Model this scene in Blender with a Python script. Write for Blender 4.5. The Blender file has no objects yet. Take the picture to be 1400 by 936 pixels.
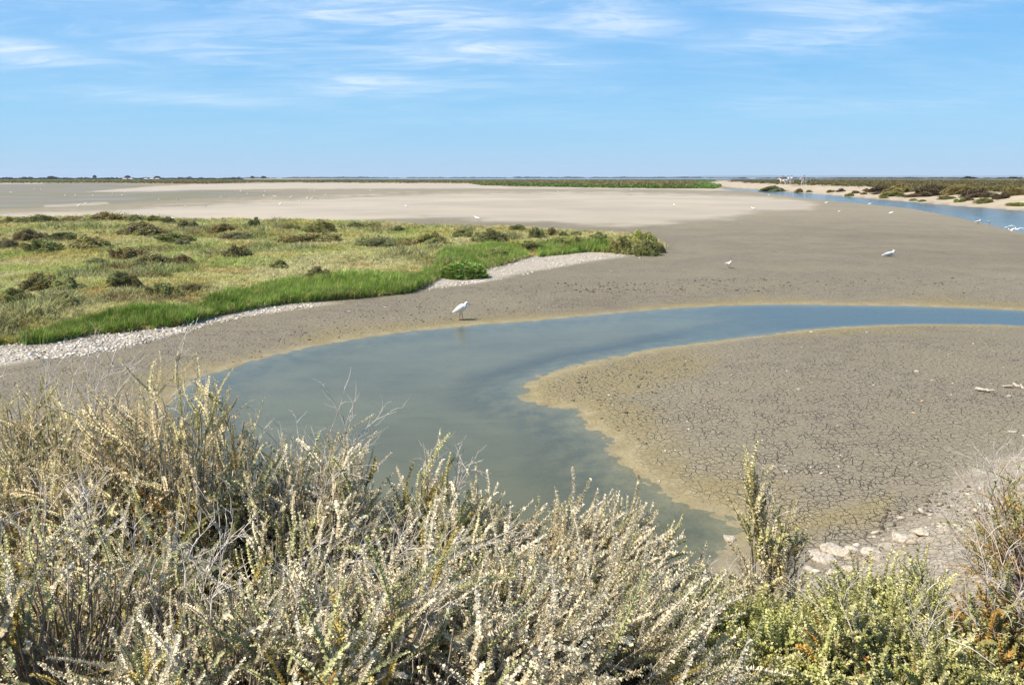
import bpy, math, random
import numpy as np
from mathutils import Vector, Matrix, Euler

S = bpy.context.scene
COL = S.collection
R = math.radians
rng = np.random.default_rng(11)
random.seed(5)

# ------------------------------------------------------------------ camera
CAM_H, LENS = 3.8, 28.0
FPX = LENS / 36.0 * 1400.0
PITCH = math.atan((468 - 243) / FPX)
cam = bpy.data.cameras.new('camera'); cam.lens = LENS; cam.sensor_width = 36
cam.clip_start = 0.05; cam.clip_end = 60000
camo = bpy.data.objects.new('camera', cam); COL.objects.link(camo)
camo.location = (0, 0, CAM_H); camo.rotation_euler = (R(90) - PITCH, 0, 0)
S.camera = camo

# ------------------------------------------------------------------ light
SUN_AZ, SUN_EL = R(-106), R(52)          # azimuth from +Y towards +X
sunvec = Vector((math.sin(SUN_AZ) * math.cos(SUN_EL), math.cos(SUN_AZ) * math.cos(SUN_EL), math.sin(SUN_EL)))
sun = bpy.data.lights.new('sun', 'SUN'); sun.energy = 5.0; sun.angle = R(0.53); sun.color = (1.0, 0.92, 0.79)
suno = bpy.data.objects.new('sun', sun); COL.objects.link(suno)
suno.rotation_euler = sunvec.to_track_quat('Z', 'Y').to_euler(); suno.location = (-20, 0, 30)

S.view_settings.view_transform = 'Standard'; S.view_settings.look = 'None'
S.view_settings.exposure = 0.64; S.view_settings.gamma = 1.0
S.view_settings.use_curve_mapping = False
S.render.engine = 'CYCLES'
S.cycles.max_bounces = 6; S.cycles.diffuse_bounces = 2; S.cycles.glossy_bounces = 3
S.cycles.transmission_bounces = 3; S.cycles.transparent_max_bounces = 6; S.cycles.volume_bounces = 0
S.cycles.caustics_reflective = False; S.cycles.caustics_refractive = False


class NT:
    """small helper for writing node trees"""
    def __init__(s, tree):
        s.t = tree; s.n = tree.nodes; s.l = tree.links
    def add(s, typ, **kw):
        n = s.n.new(typ)
        for k, v in kw.items():
            setattr(n, k, v)
        return n
    def put(s, sock, v):
        if hasattr(v, 'is_output') or isinstance(v, bpy.types.NodeSocket):
            s.l.new(v, sock)
        elif v is not None:
            if isinstance(v, (tuple, list)) and len(v) == 3 and sock.type == 'RGBA':
                v = (*v, 1)
            sock.default_value = v
    def math(s, op, a, b=None, c=None, clamp=False):
        n = s.add('ShaderNodeMath', operation=op, use_clamp=clamp)
        s.put(n.inputs[0], a)
        if b is not None: s.put(n.inputs[1], b)
        if c is not None: s.put(n.inputs[2], c)
        return n.outputs[0]
    def mix(s, f, a, b, blend='MIX'):
        n = s.add('ShaderNodeMix', data_type='RGBA', blend_type=blend)
        s.put(n.inputs[0], f); s.put(n.inputs[6], a); s.put(n.inputs[7], b)
        return n.outputs[2]
    def mapr(s, v, a, b, c=0.0, d=1.0, smooth=True):
        n = s.add('ShaderNodeMapRange', interpolation_type='SMOOTHSTEP' if smooth else 'LINEAR')
        s.put(n.inputs[0], v); s.put(n.inputs[1], a); s.put(n.inputs[2], b); s.put(n.inputs[3], c); s.put(n.inputs[4], d)
        return n.outputs[0]
    def noise(s, vec, scale, detail=3, rough=0.55, dist=0.0):
        n = s.add('ShaderNodeTexNoise')
        if vec is not None: s.l.new(vec, n.inputs['Vector'])
        n.inputs['Scale'].default_value = scale; n.inputs['Detail'].default_value = detail
        n.inputs['Roughness'].default_value = rough; n.inputs['Distortion'].default_value = dist
        return n.outputs[0]
    def vmul(s, vec, xyz):
        n = s.add('ShaderNodeVectorMath', operation='MULTIPLY')
        s.l.new(vec, n.inputs[0]); n.inputs[1].default_value = xyz
        return n.outputs[0]


# ------------------------------------------------------------------ world: sky with thin cirrus
W = bpy.data.worlds.new('World'); S.world = W; W.use_nodes = True
wt = NT(W.node_tree)
for n in list(wt.n): wt.n.remove(n)
sky = wt.add('ShaderNodeTexSky', sky_type='NISHITA')
sky.sun_disc = False; sky.sun_elevation = SUN_EL; sky.sun_rotation = SUN_AZ
sky.altitude = 0; sky.air_density = 1.0; sky.dust_density = 0.35; sky.ozone_density = 3.0
hs = wt.add('ShaderNodeHueSaturation'); hs.inputs['Saturation'].default_value = 1.12; hs.inputs['Hue'].default_value = 0.492
wt.l.new(sky.outputs[0], hs.inputs['Color'])
tc = wt.add('ShaderNodeTexCoord')
sx = wt.add('ShaderNodeSeparateXYZ'); wt.l.new(tc.outputs['Generated'], sx.inputs[0])
zc = wt.math('MAXIMUM', sx.outputs[2], 0.0)
zz = wt.math('ADD', zc, 0.09)
cx = wt.add('ShaderNodeCombineXYZ')
wt.put(cx.inputs[0], wt.math('DIVIDE', sx.outputs[0], zz)); wt.put(cx.inputs[1], wt.math('DIVIDE', sx.outputs[1], zz))
cv = wt.vmul(cx.outputs[0], (0.55, 1.0, 1.0))
n_big = wt.noise(cv, 0.75, 4, 0.5, 0.3)
n_fine = wt.noise(wt.vmul(cx.outputs[0], (0.9, 2.2, 1)), 1.9, 9, 0.66, 0.9)
az = wt.math('ARCTAN2', sx.outputs[0], sx.outputs[1])
el = wt.math('ARCSINE', sx.outputs[2])


def lobe(a0, e0, wa, we, amp):          # a patch of cirrus centred at azimuth a0, elevation e0 (degrees)
    a = wt.math('DIVIDE', wt.math('SUBTRACT', az, R(a0)), R(wa))
    e = wt.math('DIVIDE', wt.math('SUBTRACT', el, R(e0)), R(we))
    q = wt.math('ADD', wt.math('MULTIPLY', a, a), wt.math('MULTIPLY', e, e))
    return wt.math('MULTIPLY', wt.math('EXPONENT', wt.math('MULTIPLY', q, -1.0)), amp)


acc = None
for L in [(-8, 10.7, 10, 1.6, 1.0), (-4, 8.4, 7, 0.9, .75), (7, 10.4, 5, 1.2, .75), (26, 11.0, 9, 1.6, 1.1), (20, 8.5, 10, 1.2, .5),
          (-31, 7.2, 5, 0.8, .8), (-28, 11.5, 8, 1.2, .7), (-10, 6.2, 5, 0.7, .6), (4, 7.4, 3.5, .4, .6),
          (-12, 9, 16, 3, .45), (-22, 5.0, 6, .5, .35), (20, 5.0, 9, .8, .25), (2, 13.5, 14, 2.4, .8), (-25, 16, 14, 3, .7), (24, 17, 16, 4, .6)]:
    v = lobe(*L)
    acc = v if acc is None else wt.math('MAXIMUM', acc, v)
cl = wt.math('MULTIPLY', wt.mapr(n_fine, 0.25, 0.74), wt.mapr(n_big, 0.26, 0.62))
veil = wt.math('MULTIPLY', wt.mapr(n_big, 0.32, 0.66), 0.55)
cl = wt.math('MAXIMUM', cl, wt.math('MULTIPLY', veil, wt.mapr(n_fine, .22, .55, .55, 1.0)))
cl = wt.math('MULTIPLY', cl, wt.math('ADD', wt.math('MULTIPLY', acc, 1.05), 0.14))
cl = wt.math('MULTIPLY', cl, wt.mapr(sx.outputs[2], 0.01, 0.09), None, True)
ramp = wt.add('ShaderNodeValToRGB'); e_ = ramp.color_ramp.elements
e_[0].position = 0.0; e_[0].color = (3.05, 5.55, 7.8, 1)
e_[1].position = 1.0; e_[1].color = (0.55, 1.9, 5.2, 1)
for p_, c_ in ((.07, (2.25, 5.2, 8.0, 1)), (.16, (1.3, 4.2, 7.9, 1)), (.25, (.85, 3.6, 7.7, 1)), (.5, (.65, 2.5, 6.0, 1))):
    q_ = e_.new(p_); q_.color = c_
wt.put(ramp.inputs[0], zc)
skyc = wt.mix(0.85, hs.outputs[0], ramp.outputs[0])
cloudy = wt.mix(wt.math('MULTIPLY', cl, 0.95), skyc, (8.8, 9.2, 9.8))
bg = wt.add('ShaderNodeBackground'); wt.l.new(cloudy, bg.inputs[0]); bg.inputs[1].default_value = 0.079
wo = wt.add('ShaderNodeOutputWorld'); wt.l.new(bg.outputs[0], wo.inputs[0])


# ------------------------------------------------------------------ numeric helpers
def smooth(a, b, v):
    t = np.clip((np.asarray(v, float) - a) / (b - a), 0, 1)
    return t * t * (3 - 2 * t)


def vnoise(x, y, seed=0):
    x = np.asarray(x, float); y = np.asarray(y, float)
    xi = np.floor(x).astype(np.int64); yi = np.floor(y).astype(np.int64)
    fx = x - xi; fy = y - yi
    fx = fx * fx * (3 - 2 * fx); fy = fy * fy * (3 - 2 * fy)
    def h(a, b):
        v = (a * 374761393 + b * 668265263 + seed * 1442695041) & 0xFFFFFFFF
        v = ((v ^ (v >> 13)) * 1274126177) & 0xFFFFFFFF
        v = v ^ (v >> 16)
        return (v & 0xFFFFFF) / float(0xFFFFFF)
    a = h(xi, yi); b = h(xi + 1, yi); c = h(xi, yi + 1); d = h(xi + 1, yi + 1)
    return (a * (1 - fx) + b * fx) * (1 - fy) + (c * (1 - fx) + d * fx) * fy


def fbm(x, y, seed=0, o=4):
    s = 0; a = 0.5; t = 0
    for k in range(o):
        s = s + a * vnoise(np.asarray(x) * 2 ** k, np.asarray(y) * 2 ** k, seed + k * 17); t += a; a *= 0.5
    return s / t


CP, SP = math.cos(PITCH), math.sin(PITCH)


def ray(px, py):
    u = (px - 700) / FPX; v = (468 - py) / FPX
    return np.array([u, CP + v * SP, -SP + v * CP])


def at0(px, py, z=0.0):
    d = ray(px, py); k = (z - CAM_H) / d[2]
    return d[0] * k, d[1] * k


def to_px(x, y, z=0.0):
    dz = z - CAM_H
    f = y * CP - dz * SP; up = y * SP + dz * CP
    f = np.maximum(f, 1e-3)
    return 700 + FPX * x / f, 468 - FPX * up / f


def wpoly(pts):
    return np.array([at0(a, b) for a, b in pts])


def sdf(poly, x, y):
    """signed distance to a polygon, positive inside"""
    x = np.asarray(x, float); y = np.asarray(y, float)
    d2 = np.full(x.shape, 1e18); ins = np.zeros(x.shape, bool)
    n = len(poly)
    for i in range(n):
        ax, ay = poly[i]; bx, by = poly[(i + 1) % n]
        ex, ey = bx - ax, by - ay
        t = np.clip(((x - ax) * ex + (y - ay) * ey) / (ex * ex + ey * ey + 1e-12), 0, 1)
        dx = x - ax - t * ex; dy = y - ay - t * ey
        d2 = np.minimum(d2, dx * dx + dy * dy)
        c = ((ay > y) != (by > y)) & (x < (bx - ax) * (y - ay) / (by - ay + 1e-15) + ax)
        ins ^= c
    return np.where(ins, 1, -1) * np.sqrt(d2)


def densify(pts, it=2):
    """Chaikin corner cutting on a closed outline"""
    p = np.array(pts, float)
    for _ in range(it):
        q = np.roll(p, -1, 0)
        p = np.stack([p * .75 + q * .25, p * .25 + q * .75], 1).reshape(-1, 2)
    return p


# outlines of the place (traced on the photograph, laid on the ground plane)
CH_PX = [(225, 560), (265, 518), (300, 508), (350, 492), (420, 475), (500, 461), (580, 451), (650, 444), (720, 439), (800, 432),
         (880, 425), (960, 419), (1040, 416.5), (1120, 417), (1200, 418), (1300, 420), (1400, 425), (1800, 440),
         (1800, 470), (1400, 445), (1300, 443), (1200, 444), (1120, 449), (1050, 456), (980, 466), (920, 473), (850, 485),
         (800, 497), (755, 509), (716, 521), (714, 535), (722, 551), (762, 556), (791, 560), (790, 578), (830, 600), (842, 625),
         (846, 641), (880, 660), (915, 685), (960, 700), (992, 708), (1004, 725), (992, 760), (975, 785), (950, 802),
         (925, 820), (850, 840), (700, 850), (500, 830), (350, 770), (240, 690), (200, 610)]
CHANNEL = wpoly(densify(CH_PX, 1))
MEAD_PX = [(-420, 520), (-200, 500), (0, 482), (60, 478), (120, 468), (190, 462), (250, 455), (300, 440), (340, 432), (380, 425), (440, 420),
           (500, 415), (560, 408), (590, 395), (610, 380), (650, 378), (690, 368), (730, 355), (800, 349), (850, 351),
           (900, 348), (912, 341), (895, 333), (840, 327), (760, 324), (690, 320), (640, 319), (560, 315), (500, 313), (400, 310),
           (350, 307), (280, 308), (220, 305), (150, 302), (60, 303), (0, 304), (-420, 308)]
MEADOW = wpoly(MEAD_PX)
CANAL = wpoly([(985, 257.2), (1060, 261), (1100, 264), (1200, 272.5), (1300, 281), (1400, 288.5), (1800, 330), (1800, 420), (1500, 345), (1400, 319), (1330, 302),
               (1250, 286), (1180, 278.5), (1100, 271), (1060, 266), (1025, 261.5), (990, 259)])
FARSIDE = wpoly([(2600, 500), (1800, 330), (1400, 288.5), (1300, 281), (1200, 272.5), (1100, 264), (1060, 261), (1000, 257), (960, 252), (985, 248), (1050, 246.6), (2600, 246.6)])
FARVEG = wpoly([(-900, 252), (0, 251), (150, 250.5), (270, 252), (350, 250), (480, 250.5), (640, 251.2), (660, 254), (800, 257), (900, 258.3), (975, 258.6), (985, 256),
                (965, 250), (985, 246.4), (700, 245.6), (300, 246), (-900, 246)])


def foot(x):
    return 6.5 + 0.25 * np.sin(np.asarray(x) * 1.3) + smooth(1.6, 4.6, x) * 1.7 + smooth(4.0, 9, x) * 3.0 + 0.35 * (fbm(np.asarray(x) * .7, 0 * np.asarray(x) + 3.3, 5) - .5)


def height(x, y):
    x = np.asarray(x, float); y = np.asarray(y, float)
    r = np.hypot(x, y)
    sc = sdf(CHANNEL, x, y) + ((fbm(x * 1.1, y * 1.1, 3) - .5) * 0.34 + (fbm(x * 5, y * 5, 4, 3) - .5) * .16) * smooth(60, 8, r)
    z = np.where(sc < 0, 0.11 * smooth(0, 3.5, -sc) + 0.03 * smooth(0, .5, -sc), -(0.40 * (1 - .87 * smooth(2.0, 7.5, x))) * smooth(0, 3.0 + .6 * np.exp(-((x - 2.4) / 1.9) ** 2 - ((y - 8.4) / 3.0) ** 2), sc) - 0.02 * smooth(0, .3, sc))
    sk = sdf(CANAL, x, y)
    z = np.where(sk > -6, np.minimum(z, np.where(sk < 0, 0.11 * smooth(0, 6, -sk) + .03 * smooth(0, .6, -sk), -0.5 * smooth(0, 6, sk))), z)
    z = z + (fbm(x * .5, y * .5, 9) - .5) * 0.05 * smooth(0.0, 2.5, -sc) * smooth(0, 5, -sk) + (fbm(x * 6, y * 6, 21, 3) - .5) * .018 * smooth(40, 10, r)
    sm = sdf(MEADOW, x, y)
    z = z + 0.34 * smooth(-0.6, 2.2, sm) + smooth(0, 3, sm) * (fbm(x * .25, y * .25, 31) - .35) * .5
    sf = sdf(FARSIDE, x, y)
    z = z + 1.6 * smooth(0.5, 19, sf + (fbm(x * .12, y * .12, 41) - .5) * 9) + smooth(0, 3, sf) * (fbm(x * .15, y * .15, 44) - .4) * .5
    sv = sdf(FARVEG, x, y)
    z = z + 0.55 * smooth(0, 12, sv)
    ft = foot(x) - y
    z = z + np.where(ft > -1, np.minimum(2.25, 0.375 * (np.sqrt(ft * ft + .12) + ft) / 2), 0) + smooth(0, 1, ft) * (fbm(x * 2.2, y * 2.2, 51) - .5) * .22
    return z


def at(px, py, dz=0.0):
    """the ground point seen at a pixel of the photograph (first hit along the sight line)"""
    d = ray(px, py)
    a, b = 1.2, 4000.0
    for n in (420, 40, 40):
        ts = np.geomspace(a, b, n)
        g = CAM_H + d[2] * ts - (height(d[0] * ts, d[1] * ts) + dz)
        k = int(np.argmax(g < 0)) if (g < 0).any() else n - 1
        a, b = ts[max(k - 1, 0)], ts[k]
    return Vector((d[0] * b, d[1] * b, CAM_H + d[2] * b))


def mesh_np(name, V, F, col=None, sm=False):
    """V (n,3); F: list of (m,k) index arrays; col (n,3) goes to point attribute Col"""
    me = bpy.data.meshes.new(name)
    V = np.asarray(V, np.float32)
    F = [np.asarray(f, np.int32) for f in F if len(f)]
    nl = sum(f.size for f in F); npol = sum(len(f) for f in F)
    me.vertices.add(len(V)); me.vertices.foreach_set('co', V.ravel())
    me.loops.add(nl); me.polygons.add(npol)
    me.loops.foreach_set('vertex_index', np.concatenate([f.ravel() for f in F]))
    tot = np.concatenate([np.full(len(f), f.shape[1], np.int32) for f in F])
    me.polygons.foreach_set('loop_start', np.concatenate([[0], np.cumsum(tot)[:-1]]).astype(np.int32))
    try: me.polygons.foreach_set('loop_total', tot)
    except Exception: pass
    if sm: me.polygons.foreach_set('use_smooth', np.ones(npol, bool))
    if col is not None:
        a = me.attributes.new('Col', 'FLOAT_COLOR', 'POINT')
        a.data.foreach_set('color', np.c_[col, np.ones(len(V))].astype(np.float32).ravel())
    me.update(); me.validate()
    return me


def link(name, me, mat=None, parent=None, **props):
    o = bpy.data.objects.new(name, me); COL.objects.link(o)
    if mat is not None and not me.materials: me.materials.append(mat)
    if parent is not None: o.parent = parent
    for k, v in props.items(): o[k] = v
    return o


def empty(name, loc, label=None, cat=None, group=None, rz=0.0):
    o = bpy.data.objects.new(name, None); COL.objects.link(o)
    o.empty_display_size = .1; o.location = loc; o.rotation_euler = (0, 0, rz)
    if label: o['label'] = label
    if cat: o['category'] = cat
    if group: o['group'] = group
    return o


def tag(o, label=None, cat=None, group=None, kind=None):
    if label: o['label'] = label
    if cat: o['category'] = cat
    if group: o['group'] = group
    if kind: o['kind'] = kind
    return o


class Geo:
    def __init__(s): s.V = []; s.Q = []; s.T = []; s.C = []; s.n = 0
    def add(s, V, Q=None, C=None, T=None):
        if Q is not None and len(Q): s.Q.append(np.asarray(Q) + s.n)
        if T is not None and len(T): s.T.append(np.asarray(T) + s.n)
        s.V.append(V); s.C.append(np.broadcast_to(C, (len(V), 3)) if C is not None else np.ones((len(V), 3))); s.n += len(V)
    def mesh(s, name, sm=False):
        F = []
        if s.Q: F.append(np.concatenate(s.Q))
        if s.T: F.append(np.concatenate(s.T))
        return mesh_np(name, np.concatenate(s.V), F, np.concatenate(s.C), sm)


def unit(v):
    return v / (np.linalg.norm(v, axis=-1, keepdims=True) + 1e-9)


def tubes(P, Rr, sides=4):
    """P (M,N,3) polylines, Rr (M,N) radii -> verts, quads"""
    M, N, _ = P.shape
    T = unit(np.gradient(P, axis=1))
    ref = np.where(np.abs(T[..., 2:3]) > .9, np.array([1., 0, 0]), np.array([0, 0, 1.]))
    A = unit(np.cross(T, ref)); B = np.cross(T, A)
    an = np.arange(sides) / sides * 2 * np.pi
    V = P[:, :, None, :] + Rr[:, :, None, None] * (A[:, :, None, :] * np.cos(an)[None, None, :, None] + B[:, :, None, :] * np.sin(an)[None, None, :, None])
    idx = np.arange(M * N * sides).reshape(M, N, sides)
    a = idx[:, :-1, :]; b = np.roll(idx, -1, 2)[:, :-1, :]; c = np.roll(idx, -1, 2)[:, 1:, :]; d = idx[:, 1:, :]
    return V.reshape(-1, 3), np.stack([a, b, c, d], -1).reshape(-1, 4)


def frames(D, roll=None):
    """rotation matrices (M,3,3) whose third column is D"""
    D = unit(D); M = len(D)
    ref = unit(rng.normal(size=(M, 3)) if roll is None else roll)
    A = unit(np.cross(D, ref)); B = np.cross(D, A)
    return np.stack([A, B, D], -1)


def inst(tmpl, pos, Rm, sc):
    """tmpl (V (n,3), Q, shade (n,)); returns placed verts, quads, tiled shade"""
    V, Q, sh = tmpl
    M = len(pos)
    sc = np.asarray(sc, float)
    L = V[None] * (sc[:, None, None] if sc.ndim == 1 else sc[:, None, :])
    out = np.einsum('mij,mnj->mni', Rm, L) + pos[:, None, :]
    Qa = (Q[None] + (np.arange(M) * len(V))[:, None, None]).reshape(-1, Q.shape[1])
    return out.reshape(-1, 3), Qa, np.tile(sh, M)


# ------------------------------------------------------------------ materials
def new_mat(name):
    m = bpy.data.materials.new(name); m.use_nodes = True
    t = NT(m.node_tree)
    for n in list(t.n): t.n.remove(n)
    out = t.add('ShaderNodeOutputMaterial')
    return m, t, out


def leaf_material(name, source='Col', transl=0.22, vary=0.35, scale=9.0):
    m, t, out = new_mat(name)
    if source == 'Col':
        a = t.add('ShaderNodeAttribute', attribute_name='Col'); c = a.outputs['Color']
    else:
        oi = t.add('ShaderNodeObjectInfo'); a = t.add('ShaderNodeAttribute', attribute_name='Col')
        c = t.mix(1.0, oi.outputs['Color'], a.outputs['Color'], 'MULTIPLY')
    g = t.add('ShaderNodeNewGeometry')
    n = t.noise(g.outputs['Position'], scale, 3, .6)
    c = t.mix(1.0, c, t.mix(t.mapr(n, .3, .7), (1 - vary,) * 3, (1 + vary,) * 3), 'MULTIPLY')
    d = t.add('ShaderNodeBsdfPrincipled'); t.put(d.inputs['Base Color'], c)
    d.inputs['Roughness'].default_value = .7; d.inputs['Specular IOR Level'].default_value = .25
    tr = t.add('ShaderNodeBsdfTranslucent'); t.put(tr.inputs['Color'], c)
    mx = t.add('ShaderNodeMixShader'); mx.inputs[0].default_value = transl
    t.l.new(d.outputs[0], mx.inputs[1]); t.l.new(tr.outputs[0], mx.inputs[2]); t.l.new(mx.outputs[0], out.inputs[0])
    return m


def plain(name, col, rough=.7, var=.25, scale=6.0, bump=0.0, attr=False, spec=.3):
    m, t, out = new_mat(name)
    g = t.add('ShaderNodeNewGeometry'); oc = t.add('ShaderNodeTexCoord')
    n = t.noise(oc.outputs['Object'], scale, 5, .6)
    base = t.add('ShaderNodeAttribute', attribute_name='Col').outputs['Color'] if attr else tuple(col)
    c = t.mix(1.0, base, t.mix(t.mapr(n, .25, .75), (1 - var,) * 3, (1 + var,) * 3), 'MULTIPLY')
    d = t.add('ShaderNodeBsdfPrincipled'); t.put(d.inputs['Base Color'], c); d.inputs['Roughness'].default_value = rough
    d.inputs['Specular IOR Level'].default_value = spec
    if bump:
        b = t.add('ShaderNodeBump'); b.inputs['Strength'].default_value = bump; b.inputs['Distance'].default_value = .02
        t.l.new(n, b.inputs['Height']); t.l.new(b.outputs[0], d.inputs['Normal'])
    t.l.new(d.outputs[0], out.inputs[0])
    return m


M_LEAF = leaf_material('shrub_leaf', transl=.16, vary=.22)
M_GRASS = leaf_material('grass_blade', transl=.35, vary=.25, scale=3.0)
M_HUM = leaf_material('hummock_leaf', 'obj', transl=.15, vary=.3, scale=1.3)
M_WOOD = plain('twig_bark', (1, 1, 1), .85, .3, 20, attr=True)
M_ROCK = plain('limestone', (.46, .40, .315), .85, .42, 5, bump=.8)
M_PEBBLE = plain('pale_pebble', (1, 1, 1), .8, .2, 9, attr=True)
M_WHITE = plain('white_feather', (.8, .79, .75), .6, .06, 20)
M_DARK = plain('dark_horn', (.03, .028, .025), .5, .2, 20)
M_GREYWING = plain('grey_feather', (.45, .46, .48), .6, .1, 20)


# ------------------------------------------------------------------ ground sheet
def build_ground():
    th = np.concatenate([np.linspace(-88, -36, 60, endpoint=False), np.linspace(-36, 36, 1000, endpoint=False), np.linspace(36, 88, 60)])
    th = np.radians(th)
    rows = [0.4]
    while rows[-1] < 20000:
        r = rows[-1]
        rows.append(r + min(max(1.35 * r * r / (FPX * CAM_H), .012 * min(r, 8) if r < 4 else 0.02), .045 * r))
    rr = np.array(rows)
    X = rr[:, None] * np.sin(th)[None]; Y = rr[:, None] * np.cos(th)[None]
    x = X.ravel(); y = Y.ravel()
    z = height(x, y)
    z = np.where(np.hypot(x, y) > 6000, z - 0, z)
    nr, nc = X.shape
    idx = np.arange(nr * nc).reshape(nr, nc)
    Q = np.stack([idx[:-1, :-1], idx[:-1, 1:], idx[1:, 1:], idx[1:, :-1]], -1).reshape(-1, 4)[:, ::-1]
    me = mesh_np('ground', np.c_[x, y, z], [Q], None, True)
    px, py = to_px(x, y)
    # zones
    jx = (fbm(x * .35, y * .35, 61) - .5); j2 = (fbm(x * .08, y * .05, 63) - .5)
    def zone(poly, w, amp=0, sy=1.0):
        p = np.array(poly, float) * [1, sy]
        return smooth(-w, w, sdf(p, px, py * sy) + amp * (jx + j2))
    far_streak = smooth(.44, .60, fbm(x * .02, y * .035, 71))
    pale = np.maximum.reduce([
        zone([(-300, 297), (0, 292), (150, 287), (250, 282), (330, 277), (430, 271), (550, 267), (700, 264), (850, 264), (950, 267.5), (1030, 268.5), (1090, 274), (1120, 280),
              (1105, 287), (1045, 292.5), (1000, 301), (920, 307), (850, 309), (780, 306), (700, 302), (600, 298), (540, 299), (470, 303), (430, 312), (300, 322), (-300, 330)], 10, 26, 3.0) * (.80 + .2 * smooth(.35, .6, fbm(x * .03, y * .05, 75))),
        zone([(120, 263), (200, 256), (260, 252.5), (400, 250), (640, 250), (700, 256), (850, 258), (985, 258), (1000, 261.5), (900, 259.7), (640, 258.3), (400, 258.7), (250, 261), (200, 263)], 2.5, 4, 3.0),
        .8 * zone([(60, 282), (110, 279.5), (145, 278), (150, 280), (110, 283), (60, 285)], 2, 4, 3.0),
        .7 * zone([(-100, 251), (60, 250.5), (60, 252), (-100, 252.5)], 1.5, 0, 3.0)])
    sc = sdf(CHANNEL, x, y)
    rim = smooth(1.5, .15, -sc + 2.8 * jx + .9 * (fbm(x * 1.6, y * 1.6, 77) - .5)) * (sc < .4) * smooth(.2, 1.6, foot(x) * 0 + y - foot(x))
    alg = np.maximum(rim, .95 * zone([(700, 520), (760, 505), (850, 488), (930, 484), (975, 500), (940, 525), (880, 545), (850, 560), (880, 610), (930, 650), (1000, 680), (1100, 690), (1220, 690), (1200, 735),
                                (1090, 750), (1000, 725), (900, 690), (840, 640), (790, 580), (770, 560), (700, 545)], 16, 90))
    leftflat = zone([(-300, 251), (150, 250.5), (330, 262), (420, 266), (260, 272), (150, 281), (0, 289), (-300, 295)], 6, 10, 3.0)
    sm = sdf(MEADOW, x, y)
    mead = smooth(-.15, .25, sm + .5 * jx)
    sf = sdf(FARSIDE, x, y)
    bank = smooth(.2, 1.0, sf) * smooth(1.75, 1.45, z + .5 * jx)
    scrub = np.maximum(smooth(.2, 1.0, sf) * (1 - bank), smooth(0, 3, sdf(FARVEG, x, y)))
    shell = np.maximum(zone([(-60, 536), (0, 514), (60, 503), (110, 498), (160, 489), (200, 478), (260, 461), (330, 443), (400, 433), (440, 426), (470, 421), (440, 418), (380, 423), (340, 430),
                             (300, 438), (250, 453), (190, 460), (120, 466), (60, 474), (0, 480), (-60, 490)], 3, 24),
                       zone([(580, 404), (640, 396), (700, 386), (760, 372), (830, 357), (880, 352), (860, 346), (800, 345), (730, 352), (690, 366), (640, 377), (600, 382)], 3, 9),
                       zone([(1100, 752), (1180, 740), (1230, 726), (1300, 712), (1390, 688), (1410, 700), (1330, 728), (1260, 744), (1190, 760), (1120, 775)], 5, 26))
    ft = foot(x) - y
    dyke = smooth(-.35, .25, ft + .8 * jx)
    under = smooth(-.16, .50, sc) * (1 - dyke * .5)
    crack = (1 - pale) * smooth(110, 18, np.hypot(x, y)) * smooth(.05, .8, -sc)
    def attr(nm, a, b, c):
        at_ = me.attributes.new(nm, 'FLOAT_COLOR', 'POINT')
        at_.data.foreach_set('color', np.c_[a, b, c, np.ones(len(x))].astype(np.float32).ravel())
    attr('zoneA', pale, alg, mead); attr('zoneB', bank, shell, dyke); attr('zoneC', crack, under, scrub); attr('zoneD', leftflat, far_streak, smooth(4.5, 8.0, x))
    m, t, out = new_mat('ground_soil')
    g = t.add('ShaderNodeNewGeometry'); P = t.vmul(g.outputs['Position'], (1, 1, 0))
    def z3(nm):
        a = t.add('ShaderNodeAttribute', attribute_name=nm); s_ = t.add('ShaderNodeSeparateColor'); t.l.new(a.outputs['Color'], s_.inputs[0])
        return s_.outputs
    zA, zB, zC, zD = z3('zoneA'), z3('zoneB'), z3('zoneC'), z3('zoneD')
    n1 = t.noise(P, .35, 4, .6); n2 = t.noise(P, 2.6, 5, .62); n3 = t.noise(P, 19, 4, .65); n4 = t.noise(P, .06, 4, .6)
    # cracks
    wv = t.add('ShaderNodeTexNoise'); t.l.new(P, wv.inputs['Vector']); wv.inputs['Scale'].default_value = 3.0; wv.inputs['Detail'].default_value = 3
    wadd = t.add('ShaderNodeVectorMath', operation='MULTIPLY_ADD'); t.l.new(wv.outputs[1], wadd.inputs[0]); wadd.inputs[1].default_value = (.22, .22, 0); t.l.new(P, wadd.inputs[2])
    def vor(scale, w, th):
        v = t.add('ShaderNodeTexVoronoi', feature='DISTANCE_TO_EDGE', voronoi_dimensions='2D'); t.l.new(wadd.outputs[0], v.inputs['Vector']); v.inputs['Scale'].default_value = scale
        wn = t.mapr(n2, .36, .68, 0.15 * w, 1.4 * w)
        return t.math('MULTIPLY', t.mapr(v.outputs[0], 0.0, wn, 1.0, 0.0), th)
    c1 = vor(7.6, .085, t.mapr(n1, .30, .55, .6, 1.0)); c2 = vor(15, .09, t.mapr(n1, .40, .6, .25, .9))
    ck = t.math('MULTIPLY', t.math('MAXIMUM', c1, c2), zC[0])
    mud = t.mix(t.mapr(n2, .3, .7), (.198, .167, .107), (.272, .233, .155))
    mud = t.mix(t.mapr(n1, .35, .65), mud, t.mix(.5, mud, (.24, .20, .145)))
    mud = t.mix(t.math('MULTIPLY', t.mapr(n3, .45, .75), .45), mud, (.30, .27, .22))
    mud = t.mix(t.math('MULTIPLY', t.mapr(n3, .5, .28), .5), mud, (.085, .07, .05))
    mud = t.mix(t.math('MULTIPLY', t.mapr(n4, .52, .66), .45), mud, (.18, .147, .092))
    mud = t.mix(t.math('MULTIPLY', t.mapr(n4, .46, .34), .35), mud, (.285, .245, .165))
    col = mud
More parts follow.
